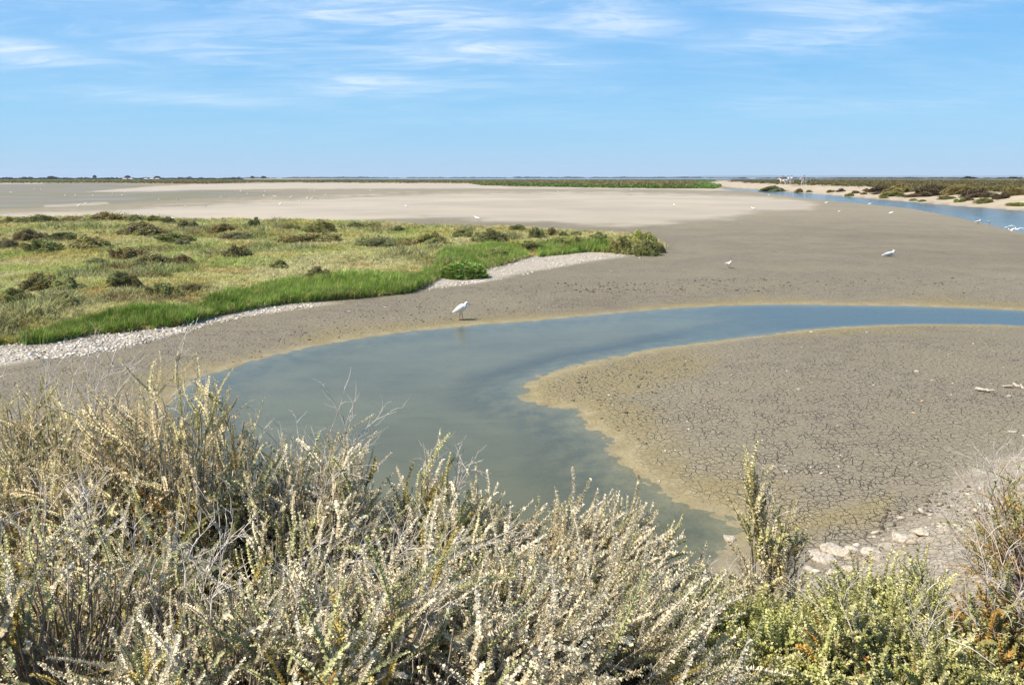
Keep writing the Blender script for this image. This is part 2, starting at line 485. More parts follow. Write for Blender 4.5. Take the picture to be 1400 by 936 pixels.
    algae = t.mix(t.mapr(n2, .3, .7), (.235, .188, .092), (.300, .250, .140))
    algae = t.mix(t.math('MULTIPLY', t.mapr(n3, .5, .30), .55), algae, (.12, .095, .045))
    col = t.mix(t.math('MULTIPLY', zA[1], t.mapr(n1, .25, .55, .55, 1.0)), col, algae)
    col = t.mix(t.math('MULTIPLY', ck, .62), col, (.028, .022, .015))
    flat = t.mix(zD[1], (.185, .165, .128), (.17, .162, .098))
    flat = t.mix(t.math('MULTIPLY', t.mapr(n4, .5, .62), .6), flat, (.21, .205, .20))
    col = t.mix(zD[0], col, flat)
    sand = t.mix(t.mapr(n4, .35, .65), (.41, .35, .265), (.34, .298, .235))
    sand = t.mix(t.math('MULTIPLY', t.mapr(n2, .5, .7), .25), sand, (.30, .26, .205))
    col = t.mix(zA[0], col, sand)
    shl = t.mix(t.mapr(n3, .40, .62), (.36, .30, .225), (.68, .61, .50))
    md = t.mix(t.mapr(n2, .35, .65), (.17, .155, .06), (.27, .235, .10))
    col = t.mix(zA[2], col, md)
    bk = t.mix(t.mapr(n1, .35, .65), (.44, .355, .25), (.34, .275, .195))
    bk = t.mix(t.math('MULTIPLY', t.mapr(n2, .52, .7), .5), bk, (.24, .19, .13))
    col = t.mix(zB[0], col, bk)
    scb = t.mix(t.mapr(n4, .35, .65), (.13, .13, .045), (.18, .13, .055))
    col = t.mix(zC[2], col, scb)
    dk = t.mix(t.mapr(n2, .3, .7), (.27, .225, .16), (.43, .375, .29))
    dk = t.mix(t.math('MULTIPLY', t.mapr(n3, .5, .35), .6), dk, (.10, .08, .055))
    col = t.mix(zB[2], col, dk)
    col = t.mix(zB[1], col, shl)
    bed = t.mix(t.mapr(n2, .35, .68), (.11, .10, .055), (.21, .18, .095))
    bed = t.mix(zD[2], bed, (.045, .045, .032))      # bed darkened along the narrow arm so reflected sky reads bluer
    col = t.mix(zC[1], col, bed)
    d = t.add('ShaderNodeBsdfPrincipled'); t.put(d.inputs['Base Color'], col)
    t.put(d.inputs['Roughness'], t.mapr(zC[1], 0, .35, .88, .30)); d.inputs['Specular IOR Level'].default_value = .2
    hgt = t.math('ADD', t.math('MULTIPLY', n3, .35), t.math('MULTIPLY', n2, .5))
    hgt = t.math('SUBTRACT', hgt, t.math('MULTIPLY', ck, 1.1))
    hgt = t.math('ADD', hgt, t.math('MULTIPLY', t.math('MULTIPLY', t.math('ADD', n3, n2), zB[1]), 2.6))
    b = t.add('ShaderNodeBump'); b.inputs['Strength'].default_value = .7; b.inputs['Distance'].default_value = .05
    t.l.new(hgt, b.inputs['Height']); t.l.new(b.outputs[0], d.inputs['Normal'])
    t.l.new(d.outputs[0], out.inputs[0])
    link('ground', me, m, kind='structure')


build_ground()


# ------------------------------------------------------------------ water
def water_mat(name, murk, deep, ripple, rough, bumpd):
    m, t, out = new_mat(name)
    g = t.add('ShaderNodeNewGeometry')
    dep = t.add('ShaderNodeAttribute', attribute_name='depth').outputs['Fac']
    P = g.outputs['Position']
    na = t.noise(t.vmul(P, (.8, 2.2, 1)), ripple, 3, .6, .4); nb = t.noise(t.vmul(P, (1.6, 1.0, 1)), ripple * .22, 3, .6); nc = t.noise(P, .35, 3, .6)
    hgt = t.math('ADD', na, t.math('MULTIPLY', nb, 1.4))
    b = t.add('ShaderNodeBump'); b.inputs['Strength'].default_value = .35; b.inputs['Distance'].default_value = bumpd
    t.l.new(hgt, b.inputs['Height'])
    nd = t.noise(t.vmul(P, (.5, 1.6, 1)), 1.1, 5, .65, .6)
    mk = t.mix(t.mapr(nc, .35, .65), murk, tuple(v * .80 for v in murk))
    mk = t.mix(t.math('MULTIPLY', t.mapr(nd, .50, .70), .35), mk, tuple(v * .55 for v in murk))
    df = t.add('ShaderNodeBsdfDiffuse'); t.put(df.inputs[0], mk)
    tp = t.add('ShaderNodeBsdfTransparent'); tp.inputs[0].default_value = (.84, .87, .78, 1)
    body = t.add('ShaderNodeMixShader')
    t.put(body.inputs[0], t.mapr(t.math('ADD', dep, t.math('MULTIPLY', t.math('SUBTRACT', nc, .5), .12)), .0, deep * 1.5, .10, .80))
    t.l.new(tp.outputs[0], body.inputs[1]); t.l.new(df.outputs[0], body.inputs[2])
    gl = t.add('ShaderNodeBsdfGlossy'); t.put(gl.inputs['Roughness'], t.mapr(nd, .40, .62, rough * .4, rough * 3.0)); t.l.new(b.outputs[0], gl.inputs['Normal'])
    fr = t.add('ShaderNodeFresnel'); fr.inputs[0].default_value = 1.46
    mx = t.add('ShaderNodeMixShader'); t.put(mx.inputs[0], t.math('MULTIPLY', fr.outputs[0], t.math('SUBTRACT', 1.0, g.outputs['Backfacing']))); t.l.new(body.outputs[0], mx.inputs[1]); t.l.new(gl.outputs[0], mx.inputs[2])
    t.l.new(mx.outputs[0], out.inputs[0])
    return m


def water_grid(name, xs, ys, z, mat, depth_fn, keep):
    X, Y = np.meshgrid(xs, ys)
    x = X.ravel(); y = Y.ravel(); n = len(xs)
    idx = np.arange(len(x)).reshape(X.shape)
    Q = np.stack([idx[:-1, :-1], idx[:-1, 1:], idx[1:, 1:], idx[1:, :-1]], -1).reshape(-1, 4)
    kp = keep(x, y)
    Q = Q[kp[Q].any(1)]
    used = np.unique(Q); remap = np.full(len(x), -1); remap[used] = np.arange(len(used))
    me = mesh_np(name, np.c_[x, y, np.full(len(x), z)][used], [remap[Q]], None, True)
    a = me.attributes.new('depth', 'FLOAT', 'POINT'); a.data.foreach_set('value', depth_fn(x, y)[used].astype(np.float32))
    return link(name, me, mat, kind='structure')


w1 = water_mat('murky_water', (.152, .150, .078), .16, 13, .03, .011)
water_grid('water', np.linspace(-9, 26, 260), np.concatenate([np.linspace(5.6, 12, 90), np.linspace(12.2, 34, 130)]), 0.0, w1,
           lambda x, y: np.maximum(-height(x, y), 0), lambda x, y: sdf(CHANNEL, x, y) > -.5)
w2 = water_mat('canal_water', (.10, .13, .13), .6, 2.0, .08, .03)
water_grid('canal_water', np.linspace(20, 260, 220), np.linspace(20, 340, 260), 0.0, w2, lambda x, y: np.maximum(-height(x, y), 0), lambda x, y: sdf(CANAL, x, y) > -5)
LAG = wpoly([(430, 245.6), (700, 245.9), (1060, 245.9), (1150, 245.0), (1040, 243.75), (520, 243.75)])
lagme = bpy.data.meshes.new('lagoon_water'); lagme.from_pydata([(a, b, 0.9) for a, b in LAG], [], [list(range(len(LAG)))][::-1]); lagme.update()
a_ = lagme.attributes.new('depth', 'FLOAT', 'POINT'); a_.data.foreach_set('value', np.ones(len(LAG), np.float32))
link('lagoon_water', lagme, w2, kind='structure')

# ------------------------------------------------------------------ leaf and blade templates
def sprig_template(seed, nleaf=44, leaf=.075, wid=.034, spread=.95, taper=.35, bend=.12, whorl=True):
    """one leafy shoot of unit length along +Z: thin stem closely set with small folded leaves"""
    r = np.random.default_rng(seed)
    t = np.linspace(0, 1, 6); ph = r.uniform(0, 6.28)
    path = np.stack([bend * t ** 2 * math.cos(ph), bend * t ** 2 * math.sin(ph), t], -1)
    V, Q = tubes(path[None], (np.linspace(.012, .005, 6))[None], 3)
    Vs = [V]; Qs = [Q]; sh = [np.full(len(V), .78)]; n = len(V)
    for k in range(nleaf):
        u = .06 + .94 * (k + r.uniform(-.4, .4)) / nleaf
        p = np.array([np.interp(u, t, path[:, i]) for i in range(3)])
        a = k * 2.4 + r.normal() * .35
        lift = r.normal(.75, .28)
        d = np.array([math.cos(a) * spread, math.sin(a) * spread, lift]); d /= np.linalg.norm(d)
        L = leaf * (1 - taper * u) * r.uniform(.7, 1.25); w = wid * (1 - taper * u) * r.uniform(.75, 1.2)
        s_ = np.cross(d, [0, 0, 1.]); s_ /= np.linalg.norm(s_) + 1e-6; nn = np.cross(s_, d)
        base = p; q = np.array([base, base + d * L * .55 + s_ * w + nn * w * .45, base + d * L, base + d * L * .55 - s_ * w + nn * w * .45])
        Vs.append(q); Qs.append(np.array([[n, n + 1, n + 2, n + 3]])); n += 4
        sh.append(np.full(4, r.uniform(.78, 1.22)))
    return np.concatenate(Vs), np.concatenate(Qs), np.concatenate(sh)


FINE = [sprig_template(150 + i, 92, .068, .030, 1.0, .40, .30) for i in range(6)]      # the same seen close by
SPIKE = [sprig_template(100 + i, 88, .080, .037, 1.0, .42, .28) for i in range(6)]     # silvery spike-like shoots
LEAFY = [sprig_template(200 + i, 42, .115, .050, 1.0, .35, .3) for i in range(6)]       # greener, looser shoots
SPARSE = [sprig_template(300 + i, 14, .10, .036, .9, .3, .3) for i in range(4)]        # dying shoots


def tuft_template(seed, nb, w, lean, curve=.25):
    r = np.random.default_rng(seed); Vs = []; Qs = []; sh = []; n = 0
    for k in range(nb):
        a = r.uniform(0, 6.28); l = r.uniform(.1, 1) * lean; h = r.uniform(.6, 1.05)
        d = np.array([math.cos(a), math.sin(a), 0]); s_ = np.array([-math.sin(a + r.normal() * .6), math.cos(a + r.normal() * .6), 0])
        b = np.array([r.normal() * .12, r.normal() * .12, 0])
        p1 = b + d * l * .35 * h + np.array([0, 0, .55 * h]); p2 = b + d * l * (1 + curve) * h + np.array([0, 0, h])
        q = np.array([b - s_ * w, b + s_ * w, p1 + s_ * w * .8, p1 - s_ * w * .8, p2 + s_ * w * .2, p2 - s_ * w * .2])
        Vs.append(q); Qs.append(np.array([[n, n + 1, n + 2, n + 3], [n + 3, n + 2, n + 4, n + 5]])); n += 6
        sh.append(np.full(6, r.uniform(.8, 1.2)))
    return np.concatenate(Vs), np.concatenate(Qs), np.concatenate(sh)


# ------------------------------------------------------------------ foreground shrubs
SILVER = [((.74, .645, .425), .40), ((.84, .745, .54), .24), ((.55, .53, .27), .20), ((.54, .43, .14), .12), ((.46, .26, .07), .05)]
TAN = [((.77, .64, .40), .40), ((.67, .59, .33), .26), ((.44, .41, .15), .17), ((.46, .33, .10), .13), ((.50, .25, .05), .06)]
GREENISH = [((.42, .42, .13), .34), ((.52, .50, .20), .32), ((.60, .55, .27), .20), ((.38, .38, .11), .11), ((.58, .34, .08), .03)]
OLIVE = [((.66, .59, .32), .40), ((.62, .54, .32), .30), ((.50, .48, .20), .2), ((.45, .33, .10), .10)]
RUST = [((.36, .31, .11), .38), ((.46, .28, .08), .20), ((.36, .36, .14), .28), ((.52, .45, .20), .14)]


def pick(pal, n, patch):
    """palette colours, gathered in patches by a slow noise value"""
    w = np.array([p[1] for p in pal]); c = np.cumsum(w / w.sum())
    u = np.clip(.5 * rng.random(n) + .5 * patch, 0, .9999)
    return np.array([p[0] for p in pal])[np.searchsorted(c, u)]


def make_shrub(name, label, base, top_z, rad, n_twig, pal, tmpl, length, lean=(0, 0, 0), per=6, group=None, depth_r=None, flat=.9,
               wood=(.30, .26, .21), bare=0, hollow=0.0, spread=.80, inner=.50, up=.28, bare_len=.35, spill=0.0):
    """a woody shrub: stems from the base, leafy shoots gathered at the twig ends, bare dead twigs poking out"""
    bx, by, bz = base
    H = top_z - bz; ry = depth_r or rad
    root = empty(name, base, label, 'shrub', group)
    u = rng.random(n_twig); az_ = rng.uniform(0, 2 * np.pi, n_twig)
    cz = np.clip(u * 1.15 - .15 - spill, -.5, 1); sr = np.sqrt(np.maximum(0, 1 - cz ** 2))
    dirn = np.stack([np.cos(az_) * sr, np.sin(az_) * sr, cz], -1)
    lump = .84 + .34 * vnoise(dirn[:, 0] * 2.3 + bx * 3, dirn[:, 1] * 2.3 + dirn[:, 2] * 2.1 + by * 2, 91)
    rfac = (inner + (1 - inner) * rng.random(n_twig) ** .45) * lump * .92
    end = np.stack([dirn[:, 0] * rad, dirn[:, 1] * ry, np.maximum(dirn[:, 2] * H * flat, -.15 * H) + .04], -1) * rfac[:, None]
    end = end + np.array(lean) * H * .45 * np.clip(end[:, 2:3] / H, 0, 1)
    # keep above the soil
    gz = height(end[:, 0] + bx, end[:, 1] + by) - bz
    end[:, 2] = np.maximum(end[:, 2], gz + .08)
    start = end * np.array([.10, .10, 0]) + rng.normal(size=end.shape) * [.05, .05, 0]
    start[:, 2] = height(start[:, 0] + bx, start[:, 1] + by) - bz - .03
    tt = np.linspace(0, 1, 7)[None, :, None]
    mid = start * .45 + end * .55 + np.stack([dirn[:, 0] * rad * .18, dirn[:, 1] * ry * .18, -.05 * H + 0 * u], -1) + rng.normal(size=end.shape) * .06 * rad
    P = start[:, None] * (1 - tt) ** 2 + 2 * mid[:, None] * tt * (1 - tt) + end[:, None] * tt ** 2
    P[:, 1:-1] += rng.normal(size=(n_twig, 5, 3)) * .012
    Rr = np.linspace(.0085, .0028, 7)[None] * rng.uniform(.6, 1.5, (n_twig, 1))
    g = Geo(); V, Q = tubes(P, Rr, 4)
    cw = np.repeat(np.array(wood)[None] * rng.uniform(.65, 1.5, (n_twig, 1)), 28, 0)
    g.add(V, Q, cw)
    if bare:
        kk = rng.choice(np.argsort(-end[:, 2])[:max(bare * 3, 8)], bare)
        add_bare(g, end[kk], dirn[kk] * .5 + np.array([0, 0, .8]) + np.array(lean) * .5, bare_len, (.58, .51, .43))
    link('stems', g.mesh('stems'), M_WOOD, root)
    # leafy shoots
    n = n_twig * per
    k = np.repeat(np.arange(n_twig), per)
    tpos = np.clip(1 - rng.random(n) ** 1.3 * .55, 0, 1)
    fi = tpos * 6; i0 = np.minimum(fi.astype(int), 5); fr = (fi - i0)[:, None]
    pos = P[k, i0] * (1 - fr) + P[k, i0 + 1] * fr
    tan = unit(P[k, i0 + 1] - P[k, i0])
    D = unit(tan * .7 + unit(rng.normal(size=(n, 3))) * spread + np.array([0, 0, up]) + np.array(lean) * .8 + dirn[k] * .25)
    ln = length * rng.uniform(.55, 1.25, n) * (1 + .25 * (rfac[k] - .6))
    patch = fbm(pos[:, 0] * 1.7 + bx * 5, pos[:, 1] * 1.7 + pos[:, 2] * 1.9, 95, 3)
    patch = np.clip((patch - .5) * 1.9 + .5, 0, 1)
    colr = pick(pal, n, patch) * rng.uniform(.82, 1.18, (n, 1))
    if hollow:                                   # shoots thinned by noise to open hollows for shade
        hn = fbm((pos[:, 0] + bx) * 2.6, (pos[:, 1] + by) * 2.6 + (pos[:, 2] + bz) * 3.1, 97, 2)
        kp = hn > np.quantile(hn, hollow)
        pos, D, ln, colr, n = pos[kp], D[kp], ln[kp], colr[kp], int(kp.sum())
    g = Geo()
    which = rng.integers(0, len(tmpl), n)
    for w in range(len(tmpl)):
        s_ = which == w
        if not s_.any(): continue
        V, Q, sh = inst(tmpl[w], pos[s_], frames(D[s_]), ln[s_])
        g.add(V, Q, np.repeat(colr[s_], len(tmpl[w][0]), 0) * sh[:, None])
    link('foliage', g.mesh('foliage'), M_LEAF, root)
    return root


def add_bare(g, starts, dirs, length, colr, kids=4, rad=.0034):
    M = len(starts); N = 7
    def grow(st, dr, ln, r0):
        m = len(st); P = np.zeros((m, N, 3)); P[:, 0] = st; d = unit(dr); step = ln / (N - 1)
        bendv = rng.normal(size=(m, 3)) * .16
        for i in range(1, N):
            d = unit(d + rng.normal(size=(m, 3)) * .14 + bendv * .6); P[:, i] = P[:, i - 1] + d * step[:, None]
        V, Q = tubes(P, np.linspace(1, .4, N)[None] * r0, 3)
        c = np.repeat(np.array(colr)[None] * rng.uniform(.7, 1.2, (m, 1)), N * 3, 0)
        g.add(V, Q, c)
        return P
    P = grow(starts, dirs, length * rng.uniform(.6, 1.3, M), rad)
    for lev in range(2):
        m = len(P); k = np.repeat(np.arange(m), kids if lev == 0 else 2); i = rng.integers(1, N - 1, len(k))
        st = P[k, i]; tn = unit(P[k, i + 1] - P[k, i])
        d = tn + unit(rng.normal(size=(len(k), 3))) * .75 + np.array([0, 0, .2])
        P = grow(st, d, length * (.55 if lev == 0 else .3) * rng.uniform(.5, 1.2, len(k)), rad * (.7 if lev == 0 else .5))


def foreground_spot(px, top_py, y, dtop=0.0):
    """base on the bank slope at depth y under the pixel column, and the height at which its top is seen"""
    d = ray(px, top_py); k = y / d[1]
    x = d[0] * k; top = CAM_H + d[2] * k
    return (float(x), float(y), float(height(np.array([x]), np.array([y]))[0])), float(top) + dtop


SG = 'silvery saltbushes on the bank in front'
def saltbush(label, px, top, y, rad, n, pal=SILVER, **kw):
    b, t = foreground_spot(px, top, y)
    kw.setdefault('tmpl', SPIKE); kw.setdefault('length', .27)
    return make_shrub('saltbush', label, b, t, rad, n, pal, group=kw.pop('group', SG), **kw)


MIXED = FINE + SPARSE[:1]
saltbush('tan spiky saltbush at the left edge with pale bare twigs over the gravel shore', 20, 496, 5.2, 1.05, 500, TAN, bare=20, bare_len=.48, lean=(.1, 0, 0), tmpl=MIXED, inner=.62, spread=.9)
saltbush('tallest tan saltbush, its golden top standing before the left tip of the pool', 200, 472, 5.0, 1.0, 560, TAN, bare=9, tmpl=MIXED, inner=.62, spread=.9)
saltbush('saltbush with tall white dead twigs rising before the pool', 385, 570, 4.9, .98, 480, SILVER, bare=22, bare_len=.46, lean=(.2, 0, 0), inner=.58, hollow=.1)
saltbush('saltbush with separate upright spikes before the middle of the pool', 580, 645, 4.8, .92, 400, SILVER, lean=(.35, 0, 0), bare=6, length=.31, up=.3, inner=.55, hollow=.1)
saltbush('saltbush whose curved shoots all lean right over the lower pool', 735, 712, 4.9, .82, 320, SILVER, lean=(.7, 0, 0), length=.35, spread=.5, up=.3)
saltbush('saltbush over white rubble at the right end of the silvery thicket', 865, 815, 4.9, .50, 120, SILVER, lean=(.65, 0, 0), length=.32, spread=.5, up=.3)
saltbush('shaded grey saltbush in the lower left corner', 70, 700, 3.3, .95, 300, SILVER, bare=12, wood=(.24, .195, .145), up=.05, inner=.6, tmpl=FINE, hollow=.38)  # stem colour darkened to deepen the shade in its hollows
saltbush('dense grey saltbush with dark hollows, second along the bottom edge from the left', 300, 750, 3.2, .85, 270, SILVER, bare=12, wood=(.24, .195, .145), up=.05, inner=.6, tmpl=MIXED, hollow=.42)  # stems darkened here too, hollow shade put into the wood colour
saltbush('pale saltbush with long arching shoots at the bottom edge below the middle of the pool', 540, 760, 3.3, .80, 270, SILVER, lean=(.5, 0, 0), bare=12, length=.35, up=.12, inner=.6, spread=.6, tmpl=FINE, hollow=.28)
saltbush('saltbush with rusty patches, last along the bottom edge before the green shrubs', 775, 830, 3.4, .75, 260, SILVER, lean=(.7, 0, 0), length=.35, spread=.5, up=.2, inner=.55, tmpl=FINE, hollow=.15)

GG_ = 'greener shrubs on the bank'
saltbush('upright olive shrub with tall spikes standing alone before the cracked mud', 1052, 636, 5.6, .34, 26, OLIVE, tmpl=LEAFY, length=.30, spread=.60, up=.8, group=GG_, flat=1.0, bare=12, inner=.3, per=8)
saltbush('low dry tan tangle of stems beside white stones', 985, 825, 5.0, .36, 55, TAN, tmpl=SPARSE, length=.2, group=GG_, bare=18, bare_len=.3)
saltbush('yellow green leafy shrub below the bare sandy hollow', 1225, 786, 3.9, .55, 210, GREENISH, tmpl=LEAFY, length=.19, group=GG_, up=.8, per=7)
saltbush('pale green leafy shrub in the bottom edge left of the yellow green one', 1045, 870, 3.5, .48, 180, GREENISH, tmpl=LEAFY, length=.18, group=GG_, up=.7, per=7)
saltbush('mixed green and orange shrub at the bottom edge under the yellow green one', 1240, 875, 3.1, .56, 190, GREENISH, tmpl=LEAFY, length=.18, group=GG_, per=7, bare=6)
saltbush('brown twiggy shrub with rust leaves at the right edge', 1470, 615, 4.8, .56, 120, RUST, tmpl=SPARSE, length=.22, group=GG_, bare=45, bare_len=.5, wood=(.27, .18, .14), per=7, lean=(-.15, 0, 0))
saltbush('rust and olive shrub in the lower right corner', 1400, 815, 3.4, .45, 130, RUST, tmpl=LEAFY, length=.17, group=GG_, bare=34, bare_len=.4, wood=(.26, .21, .18))


# ------------------------------------------------------------------ marsh meadow cover
def sample_poly(px_poly, n, world=None, seed=0, pow_=1.0):
    """points in an outline, denser towards the viewpoint"""
    r = np.random.default_rng(seed); poly = world if world is not None else wpoly(px_poly)
    out = []; need = n
    a0 = np.arctan2(poly[:, 0], poly[:, 1]); rr = np.hypot(poly[:, 0], poly[:, 1])
    lo, hi = max(a0.min(), R(-40)), min(a0.max(), R(40))
    while need > 0:
        m = need * 3 + 1000
        az_ = r.uniform(lo, hi, m); q = r.uniform(rr.max() ** -pow_, rr.min() ** -pow_, m) ** (-1 / pow_)
        x = q * np.sin(az_); y = q * np.cos(az_)
        k = sdf(poly, x, y) > 0
        out.append(np.c_[x, y][k]); need -= k.sum()
    return np.concatenate(out)[:n]


def cover(name, pts, hgt, colr, tm, mat, label, lean=(0, 0), hv=(.6, 1.3), wide=1.0):
    n = len(pts); z = height(pts[:, 0], pts[:, 1]) - .01
    pos = np.c_[pts, z]; D = np.c_[rng.normal(size=n) * .16 + lean[0], rng.normal(size=n) * .16 + lean[1], np.ones(n)]
    s_ = hgt * rng.uniform(hv[0], hv[1], n); sc = np.c_[s_ * wide, s_ * wide, s_]
    g = Geo(); w_ = rng.integers(0, len(tm), n)
    for w in range(len(tm)):
        k = w_ == w
        V, Q, sh = inst(tm[w], pos[k], frames(D[k]), sc[k])
        g.add(V, Q, np.repeat(colr[k], len(tm[w][0]), 0) * sh[:, None])
    return link(name, g.mesh(name), mat, None, kind='stuff', label=label, category='ground cover')


TUFT = [tuft_template(400 + i, 9, .045, .75) for i in range(5)]
BLADE = [tuft_template(500 + i, 7, .030, .30) for i in range(5)]

mp = sample_poly(None, 95000, MEADOW, 3, 1.0)
nx, ny = mp[:, 0], mp[:, 1]
a1 = smooth(.38, .62, fbm(nx * .22, ny * .16, 201)); a2 = smooth(.42, .62, fbm(nx * .5, ny * .4, 203)); a3 = smooth(.5, .68, fbm(nx * .33, ny * .25, 207))
a4 = smooth(.55, .7, fbm(nx * .6, ny * .5, 209))
mc = np.array([.470, .430, .165])[None] * (1 - a1[:, None]) + np.array([.415, .405, .150])[None] * a1[:, None]
mc = mc * (1 - .7 * a2[:, None]) + np.array([.540, .500, .270])[None] * .7 * a2[:, None]
mc = mc * (1 - .7 * a3[:, None]) + np.array([.32, .39, .085])[None] * .7 * a3[:, None]
mc = mc * (1 - .4 * a4[:, None]) + np.array([.48, .30, .09])[None] * .4 * a4[:, None]
mc = 1.12 * mc * rng.uniform(.7, 1.3, (len(mp), 1))
dist = np.hypot(nx, ny)
cover('marsh_plants', mp, (.075 + .06 * fbm(nx * .8, ny * .8, 211) + .0016 * np.clip(dist - 20, 0, 50)), mc, TUFT, M_GRASS, 'low olive and straw coloured saltmarsh plants covering the meadow', wide=1.9)

mp2 = sample_poly(None, 30000, MEADOW, 4, 1.0)
sel = fbm(mp2[:, 0] * .42, mp2[:, 1] * .30, 231); mp2 = mp2[sel > .535]; sel = sel[sel > .535]
t2 = smooth(.4, .6, fbm(mp2[:, 0] * .3, mp2[:, 1] * .3, 233))[:, None]; t3 = smooth(.55, .66, fbm(mp2[:, 0] * .5, mp2[:, 1] * .4, 235))[:, None]
mc2 = (np.array([.29, .31, .11])[None] * (1 - t2) + np.array([.40, .38, .17])[None] * t2); mc2 = mc2 * (1 - .7 * t3) + np.array([.26, .18, .09])[None] * .7 * t3
mc2 = mc2 * rng.uniform(.7, 1.3, (len(mp2), 1))
cover('marsh_bushlets', mp2, .11 + 1.1 * (sel - .535) + .0010 * np.clip(np.hypot(mp2[:, 0], mp2[:, 1]) - 20, 0, 50), mc2, TUFT, M_GRASS, 'soft taller olive and brown patches of saltmarsh plants on the meadow', wide=1.1)

G1F = [(30, 482), (60, 480), (120, 468), (190, 462), (250, 455), (300, 440), (340, 432), (380, 425), (440, 420), (500, 415), (560, 408), (588, 395), (606, 384)]
G1 = G1F + [(x_, y_ - 3 - 11 * min(1, (x_ - 20) / 150.)) for x_, y_ in G1F[::-1]]
G2 = [(597, 378), (650, 377.5), (690, 367.5), (722, 357), (708, 350), (650, 354), (610, 360), (598, 368)]
G3 = [(735, 356), (800, 349.5), (846, 351), (842, 346.5), (770, 345), (735, 350)]
gp = np.concatenate([sample_poly(G1, 12000, None, 5), sample_poly(G2, 4200, None, 6), sample_poly(G3, 2200, None, 7)])
keep_ = fbm(gp[:, 0] * .9, gp[:, 1] * .9, 221) > .22
gp = gp[keep_]
gm = smooth(.35, .65, fbm(gp[:, 0] * .6, gp[:, 1] * .6, 223))[:, None]
st_ = (rng.random(len(gp)) < .24)[:, None]
gc = (np.array([.155, .265, .036])[None] * (1 - gm) + np.array([.285, .405, .080])[None] * gm) * rng.uniform(.65, 1.3, (len(gp), 1)); gc = np.where(st_, np.array([.42, .38, .14])[None] * rng.uniform(.7, 1.2, (len(gp), 1)), gc)
cover('shore_grass', gp, .12 + .26 * fbm(gp[:, 0] * 1.1, gp[:, 1] * 1.1, 225) + .05 * gm[:, 0], gc, BLADE, M_GRASS, 'bright green grass along the meadow shore', lean=(.16, 0), wide=.9)


# ------------------------------------------------------------------ saltmarsh hummock shrubs (one object each)
def hummock_mesh(seed, n=900, leaf=.085, ragged=.25, vert=.5):
    """rounded shrub of small shoots, unit radius and unit height"""
    r = np.random.default_rng(seed)
    cz = r.random(n) ** .8; a = r.uniform(0, 6.28, n); sr = np.sqrt(1 - cz ** 2)
    d = np.stack([np.cos(a) * sr, np.sin(a) * sr, cz], -1)
    lump = 1 - ragged + 2 * ragged * vnoise(d[:, 0] * 3 + seed, d[:, 1] * 3 + d[:, 2] * 2.4, seed)
    p = d * (lump * (.45 + .55 * r.random(n) ** .35))[:, None] * .93
    tm = tuft_template(seed + 7, 6, .16, .9)
    D = d * .8 + np.array([0, 0, vert]) + r.normal(size=(n, 3)) * .35
    V, Q, sh = inst(tm, p, frames(D), leaf * 2.4 * r.uniform(.6, 1.3, n))
    V[:, 2] = np.maximum(V[:, 2], -.05)
    c = np.repeat(r.uniform(.7, 1.35, (n, 1)) * np.array([1, 1, 1])[None] * (1 + .12 * r.normal(size=(n, 3))), len(tm[0]), 0) * sh[:, None]
    me = mesh_np('hummock', V, [Q], c); me.materials.append(M_HUM)
    return me


HUM = [hummock_mesh(600 + i, 3800, .042, .42) for i in range(4)] + [hummock_mesh(640 + i, 3400, .065, .16, 1.3) for i in range(2)]
HC = {'brown': (.150, .098, .045), 'dark brown': (.085, .062, .035), 'olive': (.150, .150, .050), 'olive brown': (.165, .130, .050), 'green': (.145, .165, .055), 'dark green': (.095, .108, .045),
      'grey': (.165, .150, .105), 'grey brown': (.140, .110, .080), 'purple brown': (.130, .085, .070), 'grey green': (.140, .160, .085), 'yellow green': (.200, .215, .050), 'bright green': (.118, .165, .038),
      'reddish brown': (.160, .085, .045), 'orange brown': (.190, .120, .045)}
NB = [0]; MG_NAME = 'shrubs growing on the salt meadow'


def hummock(px, py, w, h, c, label, group, cat='shrub', name='marsh_shrub', kind=None, sink=.12, depth=None):
    p = at(px, py); dist_ = (p - Vector((0, 0, CAM_H))).length
    m = dist_ / FPX
    NB[0] += 1
    me = HUM[(NB[0] * 5) % 4] if kind is None else HUM[4 + NB[0] % 2]
    o = link(name, me, None)
    hh = h * m; ww = w * m / 2
    o.location = (p.x, p.y + ww * .3, p.z - sink * hh); o.rotation_euler = (0, 0, rng.uniform(0, 6.28))
    o.scale = (ww * 1.02, (depth or ww) * 1.0, hh * .92 if group == MG_NAME else hh * .98)
    cc = np.array(HC[c]) * rng.uniform(1.6, 2.0) + np.array([.012, .010, 0])
    if group == MG_NAME and c != 'bright green': cc = cc * .52 + np.array([.42, .39, .16]) * .48
    o.color = (*cc, 1)
    tag(o, label, cat, group)
    return o


